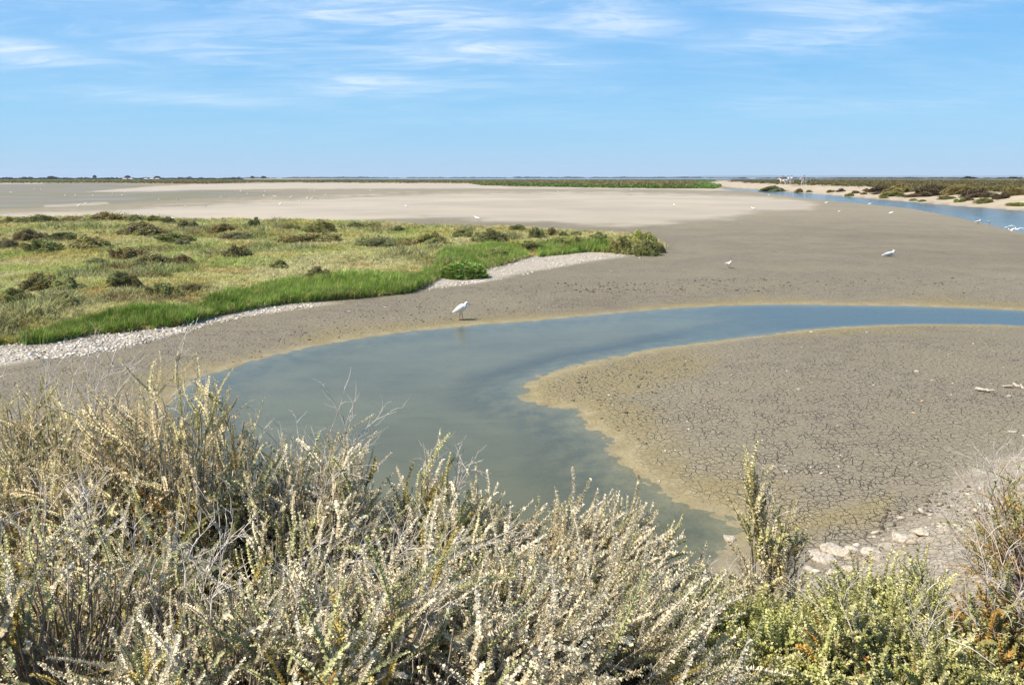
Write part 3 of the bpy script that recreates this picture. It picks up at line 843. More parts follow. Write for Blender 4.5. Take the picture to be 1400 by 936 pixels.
MG = 'shrubs growing on the salt meadow'
MS = [
 (13, 306, 28, 8, 'olive brown', 'flat olive brown shrub at the left end of the meadow rear edge'),
 (51, 306, 48, 10, 'dark green', 'wide dark green shrub on the meadow rear edge, second from the left end'),
 (100, 305, 40, 9, 'brown', 'low brown shrub between two green ones on the meadow rear edge'),
 (146, 304, 44, 12, 'orange brown', 'orange brown crested shrub, tallest on the left half of the meadow rear edge'),
 (185, 303, 25, 8, 'dark green', 'dark green mound right of the orange brown crested shrub'),
 (208, 304, 24, 8, 'olive', 'small olive mound beside a white bird on the meadow rear edge'),
 (229, 306, 19, 10, 'dark brown', 'dark brown round shrub with a white gull at its right side'),
 (255, 313, 30, 11, 'purple brown', 'purple brown shrub just behind the meadow rear edge'),
 (193, 323, 62, 16, 'dark brown', 'long dark brown shrub with a dark hollow in the rear of the meadow'),
 (35, 333, 40, 16, 'purple brown', 'grey purple shrub mound near the left edge, rear meadow'),
 (80, 331, 42, 13, 'dark green', 'dark green shrub beside the grey purple mound'),
 (52, 344, 50, 15, 'green', 'broad green shrub in front of the grey purple mound'),
 (118, 341, 46, 16, 'olive brown', 'olive brown shrub with a dark right end, left meadow'),
 (6, 342, 28, 13, 'grey brown', 'grey brown shrub cut by the left edge of the view'),
 (237, 332, 50, 15, 'green', 'soft green shrub in front of the long dark brown one'),
 (249, 337, 21, 11, 'grey', 'small grey shrub at the foot of the soft green one'),
 (322, 354, 38, 18, 'dark brown', 'round dark brown shrub standing out on the middle of the meadow'),
 (303, 317, 36, 10, 'brown', 'brown shrub in the rear meadow left of the lone dark green bush'),
 (320, 329, 42, 13, 'grey', 'olive grey shrub right behind the round dark brown one'),
 (175, 352, 58, 13, 'brown', 'flat brown shrub in the left middle of the meadow'),
 (205, 366, 48, 17, 'dark brown', 'dark brown tangle with a grey left end, in front of the flat brown shrub'),
 (249, 362, 32, 12, 'reddish brown', 'reddish brown shrub touching the dark brown tangle'),
 (131, 363, 30, 10, 'grey green', 'small grey green shrub left of the dark brown tangle'),
 (54, 399, 42, 22, 'olive brown', 'brown crested shrub in the front left meadow'),
 (88, 401, 38, 18, 'green', 'green shrub beside the brown crested one'),
 (160, 394, 38, 20, 'dark green', 'dark green shrub with a brown neighbour in the front meadow'),
 (183, 396, 21, 20, 'brown', 'narrow brown shrub beside the dark green one in the front meadow'),
 (220, 406, 46, 18, 'green', 'pale green spreading shrub in the front meadow'),
 (86, 422, 56, 17, 'dark green', 'dark green shrub nearest the shore grass at the left'),
 (14, 419, 40, 20, 'olive', 'olive shrub cut by the left edge above the shore grass'),
 (258, 401, 28, 14, 'brown', 'small brown twiggy shrub right of the pale green spreading one'),
 (347, 311, 17, 13, 'dark green', 'lone dark green bush standing up against the pale flat'),
 (398, 314, 26, 9, 'green', 'green shrub on the rear edge right of the lone dark green bush'),
 (437, 319, 44, 17, 'olive', 'large olive shrub on the rear edge, middle of the meadow'),
 (422, 333, 84, 15, 'olive brown', 'long olive brown shrub in front of the large olive one'),
 (486, 312, 22, 9, 'grey green', 'grey green round shrub on the rear edge right of the large olive one'),
 (509, 312, 20, 7, 'brown', 'tiny brown shrub on the rear edge'),
 (545, 318, 20, 9, 'grey green', 'grey green tuft alone on the rear edge, right half'),
 (516, 339, 54, 15, 'grey green', 'spreading grey green shrub, right middle of the meadow'),
 (556, 337, 28, 10, 'brown', 'brown tuft at the right end of the spreading grey green shrub'),
 (590, 334, 44, 16, 'olive', 'olive domed shrub right of the brown tuft'),
 (670, 332, 48, 18, 'dark green', 'big grey dark green shrub on the rear edge, right half'),
 (632, 326, 34, 14, 'green', 'green shrub left of the big grey dark green one'),
 (437, 385, 40, 19, 'dark brown', 'dark brown bush with green top just behind the shore grass'),
 (379, 368, 28, 12, 'olive', 'olive tuft left of and behind the dark brown bush'),
 (682, 353, 36, 13, 'green', 'green shrub behind the bright grass dome'),
 (708, 315, 21, 9, 'dark green', 'small dark green shrub on the rear edge above the white shell bank'),
 (735, 327, 28, 16, 'dark green', 'dark round shrub, fifth from the right tip of the meadow'),
 (755, 324, 23, 12, 'brown', 'brown shrub right of the dark round one'),
 (769, 325, 17, 8, 'dark green', 'small dark shrub beside the brown one near the right tip'),
 (787, 323, 17, 8, 'green', 'small green shrub on the rear edge near the right tip'),
 (818, 329, 28, 11, 'dark green', 'dark green dome behind the tip shrubs'),
 (789, 335, 22, 12, 'olive', 'olive shrub in front of the small green one near the right tip'),
 (764, 336, 40, 11, 'yellow green', 'yellow green low shrub above the shell bank'),
 (725, 340, 44, 12, 'green', 'green low shrub behind the left of the shell bank'),
 (851, 345, 40, 22, 'olive', 'large olive domed bush at the meadow tip'),
 (877, 333, 42, 17, 'yellow green', 'yellow green bush top at the rear of the meadow tip'),
 (882, 349, 40, 22, 'green', 'green bush at the very right tip of the meadow'),
 (898, 346, 24, 16, 'olive', 'olive bush last at the right tip, overhanging the mud'),
]
for a in MS: hummock(*a, MG)
hummock(632, 380, 66, 24, 'bright green', 'bright green rounded grass dome beside the white shell bank', MG, 'grass clump', 'grass_clump', 1)

# ------------------------------------------------------------------ far bank shrubs
BG = 'shrubs on the sandy far bank'
BS = [
 (1058, 262, 34, 9, 'dark green', 'wide green shrub on the bank in front of the horse riders'),
 (1094, 263, 11, 6, 'olive brown', 'round brown shrub on bare sand below the gap between the riders'),
 (1107, 263, 9, 4.5, 'olive', 'small olive shrub on bare sand below the rider in dark clothes'),
 (1137, 262.5, 12, 3.5, 'olive brown', 'flat brown shrub on sand right of the last rider'),
 (1150, 262, 11, 5, 'dark brown', 'dark brown shrub on the upper sand, second right of the riders'),
 (1163, 268, 12, 4.5, 'green', 'green shrub on the lower sand close to the canal, furthest of these'),
 (1171, 264, 12, 4.5, 'brown', 'brown shrub above the green one near the canal'),
 (1182, 265.5, 9, 3.5, 'olive brown', 'tiny olive brown shrub on the mid slope'),
 (1199, 265.5, 10, 3.5, 'grey brown', 'tiny grey brown shrub on the mid slope'),
 (1224, 268.5, 29, 8, 'olive', 'long olive shrub spreading over the mid slope'),
 (1251, 269.5, 21, 6, 'brown', 'brown shrub right of the long olive one'),
 (1209, 271.5, 11, 3, 'olive', 'low olive mat below the long olive shrub'),
 (1250, 274.5, 10, 3.5, 'green', 'green mat low on the sand, left of a paler one'),
 (1263, 275.5, 10, 3, 'yellow green', 'pale green mat low on the sand near the water'),
 (1297, 272, 22, 5.5, 'olive', 'olive shrub on the sand above the canal middle'),
 (1313, 277, 13, 7, 'green', 'round green shrub low on the bank'),
 (1325, 274, 13, 5, 'dark brown', 'dark brown shrub behind the round green one'),
 (1350, 277, 22, 6.5, 'olive', 'olive shrub low on the bank right of the round green one'),
 (1392, 281, 20, 5.5, 'yellow green', 'pale green shrub low on the bank at the right edge'),
 (1370, 272, 20, 10, 'dark brown', 'dark brown bush hanging over the bank edge near the right'),
 (1341, 270, 36, 13, 'dark brown', 'large dark brown bush at the bank edge'),
 (1276, 267, 44, 15, 'dark brown', 'largest dark brown bush, middle of the bank edge'),
 (1206, 262, 30, 9, 'dark brown', 'dark bush on the bank edge, first large one right of the riders'),
 (1188, 261, 12, 4, 'brown', 'small brown bush on the bank edge beside the first large dark one'),
 (1235, 263, 38, 11, 'olive brown', 'olive brown bush on the bank edge between two dark bushes'),
 (1316, 264, 34, 12, 'olive brown', 'olive brown bush behind the large dark brown ones'),
 (1395, 266, 34, 12, 'olive brown', 'olive brown bush on the bank top at the right edge'),
]
for a in BS: hummock(*a[:3], a[3] * .8, *a[4:], BG, sink=.2)


def far_scrub(name, pts, size, colr, label, seed, hgt=.8):
    """low scrub as scattered leafy clumps, one object (nobody could count it)"""
    r = np.random.default_rng(seed); n = len(pts)
    tm = tuft_template(seed, 7, .17, 1.0)
    z = height(pts[:, 0], pts[:, 1]) - .05
    s_ = size * r.uniform(.5, 1.3, n); D = np.c_[r.normal(size=n) * .3, r.normal(size=n) * .3, np.ones(n)]
    V, Q, sh = inst(tm, np.c_[pts, z], frames(D), np.c_[s_ * 1.3, s_ * 1.3, s_ * hgt])
    me = mesh_np(name, V, [Q], np.repeat(colr, len(tm[0]), 0) * sh[:, None]); me.materials.append(M_GRASS)
    return link(name, me, None, None, kind='stuff', label=label, category='scrub')


def scrub_col(p, a, b, c, s=1.0, seed=301):
    k = smooth(.35, .6, fbm(p[:, 0] * .03 * s, p[:, 1] * .015 * s, seed))[:, None]; k2 = smooth(.5, .65, fbm(p[:, 0] * .07 * s, p[:, 1] * .04 * s, seed + 3))[:, None]
    o = np.array(a)[None] * (1 - k) + np.array(b)[None] * k
    o = o * (1 - .7 * k2) + np.array(c)[None] * .7 * k2
    return o * rng.uniform(.7, 1.3, (len(p), 1))


p_ = sample_poly(None, 26000, FARVEG, 21, 1.0); p_ = p_[np.hypot(p_[:, 0], p_[:, 1]) < 1100]
front = smooth(14, 2, sdf(FARVEG, p_[:, 0], p_[:, 1])) * smooth(-60, 20, p_[:, 0])
cc_ = scrub_col(p_, (.22, .21, .075), (.27, .19, .075), (.17, .19, .06))
cc_ = cc_ * (1 - front[:, None]) + np.array([.15, .24, .045])[None] * front[:, None] * rng.uniform(.8, 1.2, (len(p_), 1))
far_scrub('far_scrub', p_, 1.25, cc_, 'belt of brown and green scrub beyond the pale flat', 31)
q_ = sample_poly(None, 26000, FARSIDE, 23, .7)
q_ = q_[(height(q_[:, 0], q_[:, 1]) > 1.55) & (np.hypot(q_[:, 0], q_[:, 1]) < 900)]
far_scrub('bank_scrub', q_, .75, scrub_col(q_, (.150, .110, .048), (.185, .15, .058), (.15, .155, .052), 2.0, 311), 'dark brown and green scrub covering the top of the far bank', 33)


# ------------------------------------------------------------------ far tree lines, trees, houses, hills
def crown_mesh(seed, n=260):
    r = np.random.default_rng(seed)
    d = unit(r.normal(size=(n, 3))); d[:, 2] = np.abs(d[:, 2]) * 1.1 - .25
    lump = .6 + .7 * vnoise(d[:, 0] * 2.4 + seed, d[:, 1] * 2.4 + d[:, 2] * 2, seed)
    p = d * (lump * (.5 + .5 * r.random(n) ** .4))[:, None]
    tm = tuft_template(seed, 4, .30, 1.1)
    V, Q, sh = inst(tm, p, frames(unit(r.normal(size=(n, 3)))), .30 * r.uniform(.6, 1.3, n))
    me = mesh_np('crown', V, [Q], np.repeat(r.uniform(.7, 1.3, (n, 1)), len(tm[0]), 0) * sh[:, None] * np.ones((1, 3))); me.materials.append(M_HUM)
    return me


CROWN = [crown_mesh(700 + i) for i in range(4)]
tr = Geo(); V_, Q_ = tubes(np.array([[[0, 0, -.2], [.02, 0, .3], [-.01, .02, .7], [0, 0, 1.0]]], float), np.array([[.075, .06, .045, .02]]), 6); tr.add(V_, Q_, (.12, .09, .06)); TRUNK = tr.mesh('trunk'); TRUNK.materials.append(M_WOOD)
NT_ = [0]


def tree(px, top, base_d, w, label, group=None, c=(.045, .062, .036)):
    """a far tree at a real distance: trunk and crown"""
    d = ray(px, top); k = base_d / d[1]; x = d[0] * k; tz = CAM_H + d[2] * k
    gz = float(height(np.array([x]), np.array([base_d]))[0]); H = max(tz - gz, 2.0); ww = w / FPX * base_d / 2
    r_ = empty('tree', (x, base_d, gz), label, 'tree', group)
    NT_[0] += 1
    t1 = link('trunk', TRUNK, None, r_); t1.scale = (H * .5, H * .5, H * .75)
    cr = link('crown', CROWN[NT_[0] % 4], None, r_); cr.location = (0, 0, H * .55); cr.scale = (ww, ww, H * .46); cr.rotation_euler = (0, 0, NT_[0] * 1.3)
    cr.color = (*c, 1)
    return r_


TREES = [(1316, 242.5, 800, 6, 'small round tree at the left of the far clump of trees above the bank'), (1323, 240.5, 800, 8, 'tallest tree in the far clump above the bank'),
         (1330, 242, 800, 9, 'spreading tree at the right of the far clump above the bank'), (1366, 243.8, 850, 6, 'single low tree between the two far clumps'),
         (1386, 241.6, 750, 11, 'broad dark tree near the right edge of the horizon'), (1394, 243.4, 760, 8, 'smaller tree beside the broad dark one near the right edge'),
         (129, 239.4, 1500, 5, 'tree rising highest over the far left tree line'), (174, 240, 1500, 7, 'broad tree beside the white houses on the horizon'), (215, 240.6, 1500, 8, 'tree right of the white houses on the horizon'),
         (70, 240.3, 1500, 9, 'broad dark tree in the middle of the far left tree line'), (345, 240.6, 1500, 5, 'small tree at the left of a pair on the horizon above the scrub belt'), (360, 240.8, 1500, 7, 'wider tree at the right of a pair on the horizon above the scrub belt')]
for a in TREES: tree(a[0], a[1], a[2], a[3], a[4], 'single trees on the horizon')


def treeline(name, x0, x1, d0, tops, n, w, label, colr, seed):
    """a far wood: crowns merging into one mass"""
    r = np.random.default_rng(seed); g = Geo()
    for i in range(n):
        px = r.uniform(x0, x1); dd = d0 * r.uniform(.93, 1.08)
        u = (px - x0) / (x1 - x0); top = np.interp(u, np.linspace(0, 1, len(tops)), tops) + r.normal() * .6 + 1.6 * (vnoise(px * .06, 3.3, seed) - .5)
        d = ray(px, top); k = dd / d[1]; x = d[0] * k; tz = CAM_H + d[2] * k; gz = min(0, tz - 3)
        cm = CROWN[i % 4]; nv = len(cm.vertices); v = np.zeros(nv * 3, np.float32); cm.vertices.foreach_get('co', v); v = v.reshape(-1, 3)
        sub = 80 * 24
        v = v[:sub]
        H = tz - gz; wd = w / FPX * dd * r.uniform(.6, 1.4) / 2
        v = v * np.array([wd, wd, H * .70]) + np.array([x, dd, gz + H * .10])
        g.add(v, np.concatenate([[[j * 6, j * 6 + 1, j * 6 + 2, j * 6 + 3], [j * 6 + 3, j * 6 + 2, j * 6 + 4, j * 6 + 5]] for j in range(len(v) // 6)]), np.array(colr) * r.uniform(.75, 1.25))
    link(name, g.mesh(name), M_GRASS, None, kind='stuff', label=label, category='woods')


treeline('far_woods', -160, 330, 1600, [242.3, 242.1, 241.9, 242.0, 242.2, 242.4], 230, 12, 'long dark tree line on the left horizon', (.060, .072, .038), 41)
treeline('far_woods', 330, 1000, 5200, [242.3, 242.0, 241.7, 241.6, 241.7, 242.0], 230, 14, 'thin distant tree line behind the lagoon', (.055, .066, .040), 42)
treeline('far_woods', 1000, 1500, 2600, [242.4, 242.4, 242.2, 242.3, 242.1], 180, 12, 'thin dark tree line behind the far bank scrub', (.045, .06, .042), 43)


def house(px, top, d0, w, label):
    d = ray(px, top); k = d0 / d[1]; x = d[0] * k; tz = CAM_H + d[2] * k; gz = float(height(np.array([x]), np.array([d0]))[0])
    H = max(tz - gz, 2.6); ww = w / FPX * d0 / 2
    root = empty('house', (x, d0, gz), label, 'house', 'white houses on the left horizon')
    v = [(-ww, -4, 0), (ww, -4, 0), (ww, 4, 0), (-ww, 4, 0), (-ww, -4, H * .7), (ww, -4, H * .7), (ww, 4, H * .7), (-ww, 4, H * .7), (-ww, 0, H * .95), (ww, 0, H * .95)]
    me = bpy.data.meshes.new('wall'); me.from_pydata(v, [], [(0, 1, 5, 4), (1, 2, 6, 9, 5), (2, 3, 7, 6), (3, 0, 4, 8, 7)]); link('wall', me, M_WALL, root)
    e = .4
    rv = [(-ww - e, -4.5, H * .66), (ww + e, -4.5, H * .66), (ww + e, 0, H), (-ww - e, 0, H), (ww + e, 4.5, H * .66), (-ww - e, 4.5, H * .66)]
    rv += [(a, b, c - .15) for a, b, c in rv]
    me = bpy.data.meshes.new('roof'); me.from_pydata(rv, [], [(0, 1, 2, 3), (3, 2, 4, 5), (7, 6, 9, 8), (8, 9, 11, 10), (0, 6, 7, 1), (4, 10, 11, 5)]); link('roof', me, M_ROOF, root)
    for s_ in (-.5, .1, .55):
        wv = [(s_ * ww - .5, -4.02, H * .25), (s_ * ww + .5, -4.02, H * .25), (s_ * ww + .5, -4.02, H * .52), (s_ * ww - .5, -4.02, H * .52)]
        wv += [(a, -3.9, c) for a, b, c in wv]
        me = bpy.data.meshes.new('window'); me.from_pydata(wv, [], [(0, 1, 2, 3), (0, 4, 5, 1), (1, 5, 6, 2), (2, 6, 7, 3), (3, 7, 4, 0)]); link('window', me, M_DARK, root)


M_WALL = plain('white_wall', (.78, .76, .72), .8, .08)
M_ROOF = plain('pale_roof', (.50, .42, .36), .8, .15)
house(172, 246.5, 900, 4, 'small white house beside the broad tree, leftmost of the white houses')
house(180, 247.0, 905, 4, 'small white house, second from the left of the white houses')
house(201, 246.6, 920, 3.5, 'narrow white house standing alone between the others')
house(208, 246.2, 930, 4.5, 'white house, second from the right of the white houses')
house(216, 246.4, 925, 4, 'small white house, rightmost of the white houses')


def hills():
    xs = np.linspace(-2000, 19000, 260); v = []; f = []
    for i, x in enumerate(xs):
        h = 20 + 95 * (fbm(np.array([x * .00042]), np.array([1.7]), 81)[0]) * smooth(1500, 5200, x) + 35 * vnoise(np.array([x * .002]), np.array([.4]), 83)[0] * smooth(1500, 6000, x)
        h *= .62 * smooth(-1500, 2500, x)
        for k, (yy, hh) in enumerate(((15500, -3), (16200, h * .7), (17000, h), (18500, -3))): v.append((x, yy, float(hh)))
    for i in range(len(xs) - 1):
        for k in range(3): a = i * 4 + k; f.append((a, a + 4, a + 5, a + 1))
    me = bpy.data.meshes.new('hills'); me.from_pydata(v, [], f); link('hills', me, plain('hill_green', (.07, .085, .06), .9, .2, .002), kind='structure')


hills()


# ------------------------------------------------------------------ stones
def rock_mesh(seed, flat=.7):
    import bmesh
    bm = bmesh.new(); bmesh.ops.create_icosphere(bm, subdivisions=4, radius=1)
    r = np.random.default_rng(seed); N = unit(r.normal(size=(10, 3))); off = r.uniform(.42, .88, 10)
    for v in bm.verts:
        p = np.array(v.co)
        for n_, o_ in zip(N, off):
            e = p @ n_ - o_
            if e > 0: p = p - n_ * e * .97
        p = p * (1 + .09 * (fbm(p[0] * 3 + seed, p[1] * 3 + p[2] * 2, seed) - .5) + .05 * (fbm(p[0] * 11, p[1] * 11 + p[2] * 9, seed + 1) - .5))
        v.co = Vector(p * [1, .8, flat])
    me = bpy.data.meshes.new('rock'); bm.to_mesh(me); bm.free(); me.materials.append(M_ROCK)
    return me


ROCK = [rock_mesh(800 + i, .55 + .12 * (i % 3)) for i in range(5)]
M_STONE2 = plain('tan_stone', (.48, .36, .22), .85, .25, 7, bump=.5)
NR = [0]


def stone(px, py, w, label, group, name='rock', mat=None, hh=1.0):
    p = at(px, py); s_ = w / FPX * (p - Vector((0, 0, CAM_H))).length / 2
    NR[0] += 1
    o = link(name, ROCK[NR[0] % 5], None); o.location = p + Vector((0, s_ * .4, s_ * .10)); o.scale = (s_ * 1.08, s_, s_ * hh * .78); o.rotation_euler = (rng.normal() * .15, rng.normal() * .15, rng.uniform(0, 6.28))
    if mat:
        o.material_slots[0].link = 'OBJECT'; o.material_slots[0].material = mat
    return tag(o, label, 'stone', group)


RG = 'white rocks along the foot of the bank'
for a in [(1141, 757, 36, 'largest white boulder at the mud edge beside the upright olive shrub'), (1166, 762, 30, 'pale boulder right of the largest white one'), (1128, 768, 30, 'rounded white rock in front of the largest white boulder'),
          (1164, 780, 22, 'narrow white rock standing below the boulder row'), (1199, 765, 40, 'cream boulder behind the yellow green shrub'), (1211, 748, 18, 'small pale rock at the dark mud edge'),
          (1139, 786, 18, 'bright white stone below the rounded rock'), (1116, 757, 18, 'pale stone at the left end of the boulder row'), (1236, 739, 30, 'crumbling white ledge stone on the sandy hollow'), (1262, 732, 28, 'flat chalky stone on the far side of the sandy hollow'),
          (837, 742, 20, 'white rubble stone at the left of the heap behind the leaning saltbush'), (850, 748, 22, 'white rubble stone in the middle of the heap behind the leaning saltbush'), (860, 758, 20, 'white rubble stone at the right of the heap behind the leaning saltbush'),
          (823, 757, 16, 'small white stone below the rubble heap'), (895, 797, 20, 'white stone at the pool edge right of the rubble heap'), (897, 826, 22, 'white stone among the thicket below the pool edge'), (926, 834, 20, 'grey white stone where the thicket meets the pool end'),
          (1016, 812, 20, 'white stone beside the dry tan tangle'), (998, 738, 18, 'pale stone at the pool end left of the upright olive shrub'), (976, 844, 16, 'small white stone below the dry tan tangle'), (967, 878, 20, 'pale stone between silvery and green shrubs'),
          (998, 888, 18, 'white stone just left of the pale green shrub'), (978, 914, 26, 'cream stone near the bottom edge between the shrubs'), (1350, 702, 34, 'white block half hidden by the brown twiggy shrub'), (1385, 700, 26, 'white block at the right edge behind the twiggy shrub')]:
    stone(*a, RG)

SGp = 'stones lying on the dried mud'
for a in [(1378, 530, 13, 'largest white stone on the mud near the right edge', None), (1380, 542, 7, 'small white stone below the largest one', None), (1386, 591, 10, 'flat white stone behind the twiggy shrub', None),
          (1254, 508, 6, 'cream stone on the mud beyond the orange one', None), (1250, 565, 7, 'tan stone on the cracked mud', M_STONE2), (1222, 519, 4, 'little white stone left of the cream one', None),
          (902, 658, 6, 'round white stone on the yellow mud of the spit', None), (1200, 622, 6, 'flat white stone among the big cracks', None), (938, 494, 4, 'white stone on the upper mud of the spit', None),
          (1110, 454, 6, 'flat white stone at the far channel edge', None), (1332, 470, 5, 'pale flat stone on the mud, right of the spit middle', None), (1185, 455, 4, 'white stone just inside the channel bank', None),
          (990, 585, 3.4, 'tiny white stone in the middle of the spit', None), (526, 420, 6, 'cream stone on dark mud below the shore grass', M_STONE2), (478, 426, 6, 'pale stone at the edge of the shore grass', None),
          (876, 353, 6, 'pale stone under the bush at the meadow tip', None), (836, 351, 6, 'white stone at the right end of the shell bank', None), (1356, 525, 5, 'thin white stone left of the largest one', None),
          (1275, 520, 4, 'white fragment, left of a scatter of fragments', None), (1303, 524, 4, 'white fragment, right of a scatter of fragments', None), (1092, 532, 5, 'pale flat stone on the left half of the cracked mud', None),
          (1076, 645, 7, 'pale flat stone near the yellow edge of the spit', None), (1364, 640, 5, 'small white stone left of the twiggy shrub', None), (1261, 549, 6, 'orange brown stone on the cracked mud', M_STONE2), (836, 371, 5, 'thin pale stone on the mud below the shell bank', None)]:
    stone(*a[:4], SGp, 'stone', a[4], .7)


def gravel(name, polys, n, smin, smax, cols, label, seed, lim=None):
    r = np.random.default_rng(seed)
    pts = np.concatenate([sample_poly(pl, n_, None, seed + i) for i, (pl, n_) in enumerate(zip(polys, n))])
    if lim is not None: pts = pts[lim(pts)]
    t_ = np.array([[1, 0, 0], [-1, 0, 0], [0, 1, 0], [0, -1, 0], [0, 0, 1], [0, 0, -1]], float)
    # a blunt 14-vertex pebble
    c_ = np.array([[a, b, c] for a in (-1, 1) for b in (-1, 1) for c in (-1, 1)], float) * .62
    V0 = np.concatenate([t_ * .95, c_])
    tri = []
    for ax in range(3):
        for sg in (0, 1):
            f = ax * 2 + sg; s_ = 1 if sg == 0 else -1
            cs = [i for i in range(8) if c_[i][ax] * s_ > 0]
            o2 = [(ax + 1) % 3, (ax + 2) % 3]
            cs.sort(key=lambda i: math.atan2(c_[i][o2[1]], c_[i][o2[0]]))
            for k in range(4):
                a, b = cs[k], cs[(k + 1) % 4]
                tri.append((f, 6 + a, 6 + b) if s_ > 0 else (f, 6 + b, 6 + a))
    T0 = np.array(tri)
    n = len(pts); s_ = r.uniform(0, 1, n) ** 3 * (smax - smin) + smin
    z = height(pts[:, 0], pts[:, 1]) + s_ * .05
    Rm = frames(r.normal(size=(n, 3)) * .3 + np.array([0, 0, 1]))
    sc = np.stack([s_ * r.uniform(.7, 1.3, n), s_ * r.uniform(.7, 1.2, n), s_ * r.uniform(.25, .65, n)], -1)
    L = V0[None] * sc[:, None, :] * r.uniform(.55, 1.35, (n, 14, 1))
    V = np.einsum('mij,mnj->mni', Rm, L) + np.c_[pts, z][:, None]
    T = (T0[None] + (np.arange(n) * 14)[:, None, None]).reshape(-1, 3)
    c = np.array(cols)[r.integers(0, len(cols), n)] * r.uniform(.8, 1.15, (n, 1))
    me = mesh_np(name, V.reshape(-1, 3), [T], np.repeat(c, 14, 0)); me.materials.append(M_PEBBLE)
    link(name, me, None, None, kind='stuff', label=label, category='gravel')


SH1 = [(-60, 536), (0, 513), (60, 502), (110, 497), (160, 488), (200, 477), (260, 460), (330, 442), (400, 431), (440, 425), (440, 419), (380, 423), (340, 430), (300, 438), (250, 453), (190, 460), (120, 466), (60, 474), (0, 480), (-60, 490)]
SH2 = [(580, 404), (640, 395), (700, 385), (760, 371), (830, 356.5), (880, 352), (860, 346), (800, 345), (730, 352), (690, 366), (640, 377), (600, 382)]
PALE_ST = [(.66, .59, .49), (.58, .51, .41), (.70, .64, .55), (.60, .53, .43), (.34, .28, .20)]
gravel('gravel', [SH1, SH2], [5200, 3600], .006, .052, PALE_ST, 'bank of white shell rubble along the meadow shore', 51, lambda p: fbm(p[:, 0] * .9, p[:, 1] * .9, 241) > .40)
gravel('shell_fragments', [[(720, 530), (1000, 470), (1500, 440), (1500, 640), (1200, 720), (900, 660)], [(500, 455), (900, 352), (1000, 310), (1500, 310), (1500, 415), (1000, 412), (700, 430)]], [90, 260], .006, .026, [(.62, .58, .5), (.5, .45, .36)],
       'tiny white shell fragments strewn on the dried mud', 53, lambda p: sdf(CHANNEL, p[:, 0], p[:, 1]) < -.1)
gravel('mud_clods', [[(300, 505), (420, 470), (620, 438), (1000, 405), (1350, 412), (1350, 395), (1000, 385), (700, 390), (420, 440)], [(1180, 720), (1260, 690), (1330, 690), (1300, 720), (1200, 745)], [(730, 520), (900, 500), (960, 480), (880, 620), (980, 690), (800, 560)]], [1500, 160, 260], .006, .035,
       [(.10, .083, .055), (.13, .11, .075), (.07, .055, .035)], 'dark clods of mud and old tracks on the drying flat', 55, lambda p: sdf(CHANNEL, p[:, 0], p[:, 1]) < -.05)
gravel('tracks', [[(760, 393), (1000, 386), (1400, 384), (1400, 394), (1000, 397), (760, 404)], [(780, 400), (1050, 399), (1050, 403), (780, 406)]], [320, 100], .02, .065, [(.125, .103, .068), (.155, .13, .088)], 'dark trampled tracks crossing the drying mud beyond the channel', 59)
gravel('bank_rubble', [[(800, 735), (870, 735), (960, 800), (1120, 750), (1300, 700), (1400, 690), (1400, 740), (1290, 790), (1150, 800), (1000, 860), (900, 850), (800, 790)]], [420], .008, .06, [(.48, .42, .33), (.40, .34, .26), (.28, .23, .165)], 'pale rubble at the foot of the bank', 57,
       lambda p: sdf(CHANNEL, p[:, 0], p[:, 1]) < .15)


# ------------------------------------------------------------------ birds
def loft(path, rx, rz, sides=10):
    """closed tapered body along a path in the XZ plane, elliptical sections"""
    path = np.array(path, float); N = len(path); T = unit(np.gradient(path, axis=0))
    an = np.arange(sides) / sides * 2 * np.pi
    Yv = np.array([0, 1., 0]); V = []
    for i in range(N):
        up = np.cross(T[i], Yv); up = -up if up[2] < 0 and abs(up[2]) > .01 else up
        for a in an: V.append(path[i] + Yv * rx[i] * math.cos(a) + up * rz[i] * math.sin(a))
    V = np.array(V); idx = np.arange(N * sides).reshape(N, sides)
    Q = np.stack([idx[:-1], np.roll(idx, -1, 1)[:-1], np.roll(idx, -1, 1)[1:], idx[1:]], -1).reshape(-1, 4)
    n = len(V); V = np.concatenate([V, path[:1], path[-1:]])
    T_ = [(n, (k + 1) % sides, k) for k in range(sides)] + [(n + 1, idx[-1, k], idx[-1, (k + 1) % sides]) for k in range(sides)]
    return V, Q, np.array(T_)


def loft_obj(name, path, rx, rz, mat, parent, sides=10):
    V, Q, T = loft(path, rx, rz, sides); me = mesh_np(name, V, [Q, T], None, True)
    return link(name, me, mat, parent)


def ball(name, c, r, mat, parent):
    t = np.linspace(-1, 1, 7)
    return loft_obj(name, [(c[0] + r * k, c[1], c[2]) for k in t], [r * max(.15, math.sqrt(max(0, 1 - k * k))) for k in t], [r * max(.15, math.sqrt(max(0, 1 - k * k))) for k in t], mat, parent, 8)


def make_leg(name, y, top, foot_, mat, parent, r=.006):
    g = Geo()
    P = np.array([[top[0], y, top[2]], [(top[0] + foot_[0]) / 2 - .012, y, (top[2] + foot_[2]) / 2], [foot_[0], y, foot_[2] + .006]], float)
    V, Q = tubes(P[None], np.array([[r * 1.3, r, r * .9]]), 6); g.add(V, Q)
    for a in (-.5, 0, .5, 3.14):
        L = .055 if a < 3 else .03
        P = np.array([[foot_[0], y, foot_[2] + .006], [foot_[0] + L * .5 * math.cos(a), y + L * .5 * math.sin(a), foot_[2] + .008], [foot_[0] + L * math.cos(a), y + L * math.sin(a), foot_[2] + .004]])
        V, Q = tubes(P[None], np.array([[r * .8, r * .6, r * .4]]), 4); g.add(V, Q)
    return link(name, g.mesh(name), mat, parent)


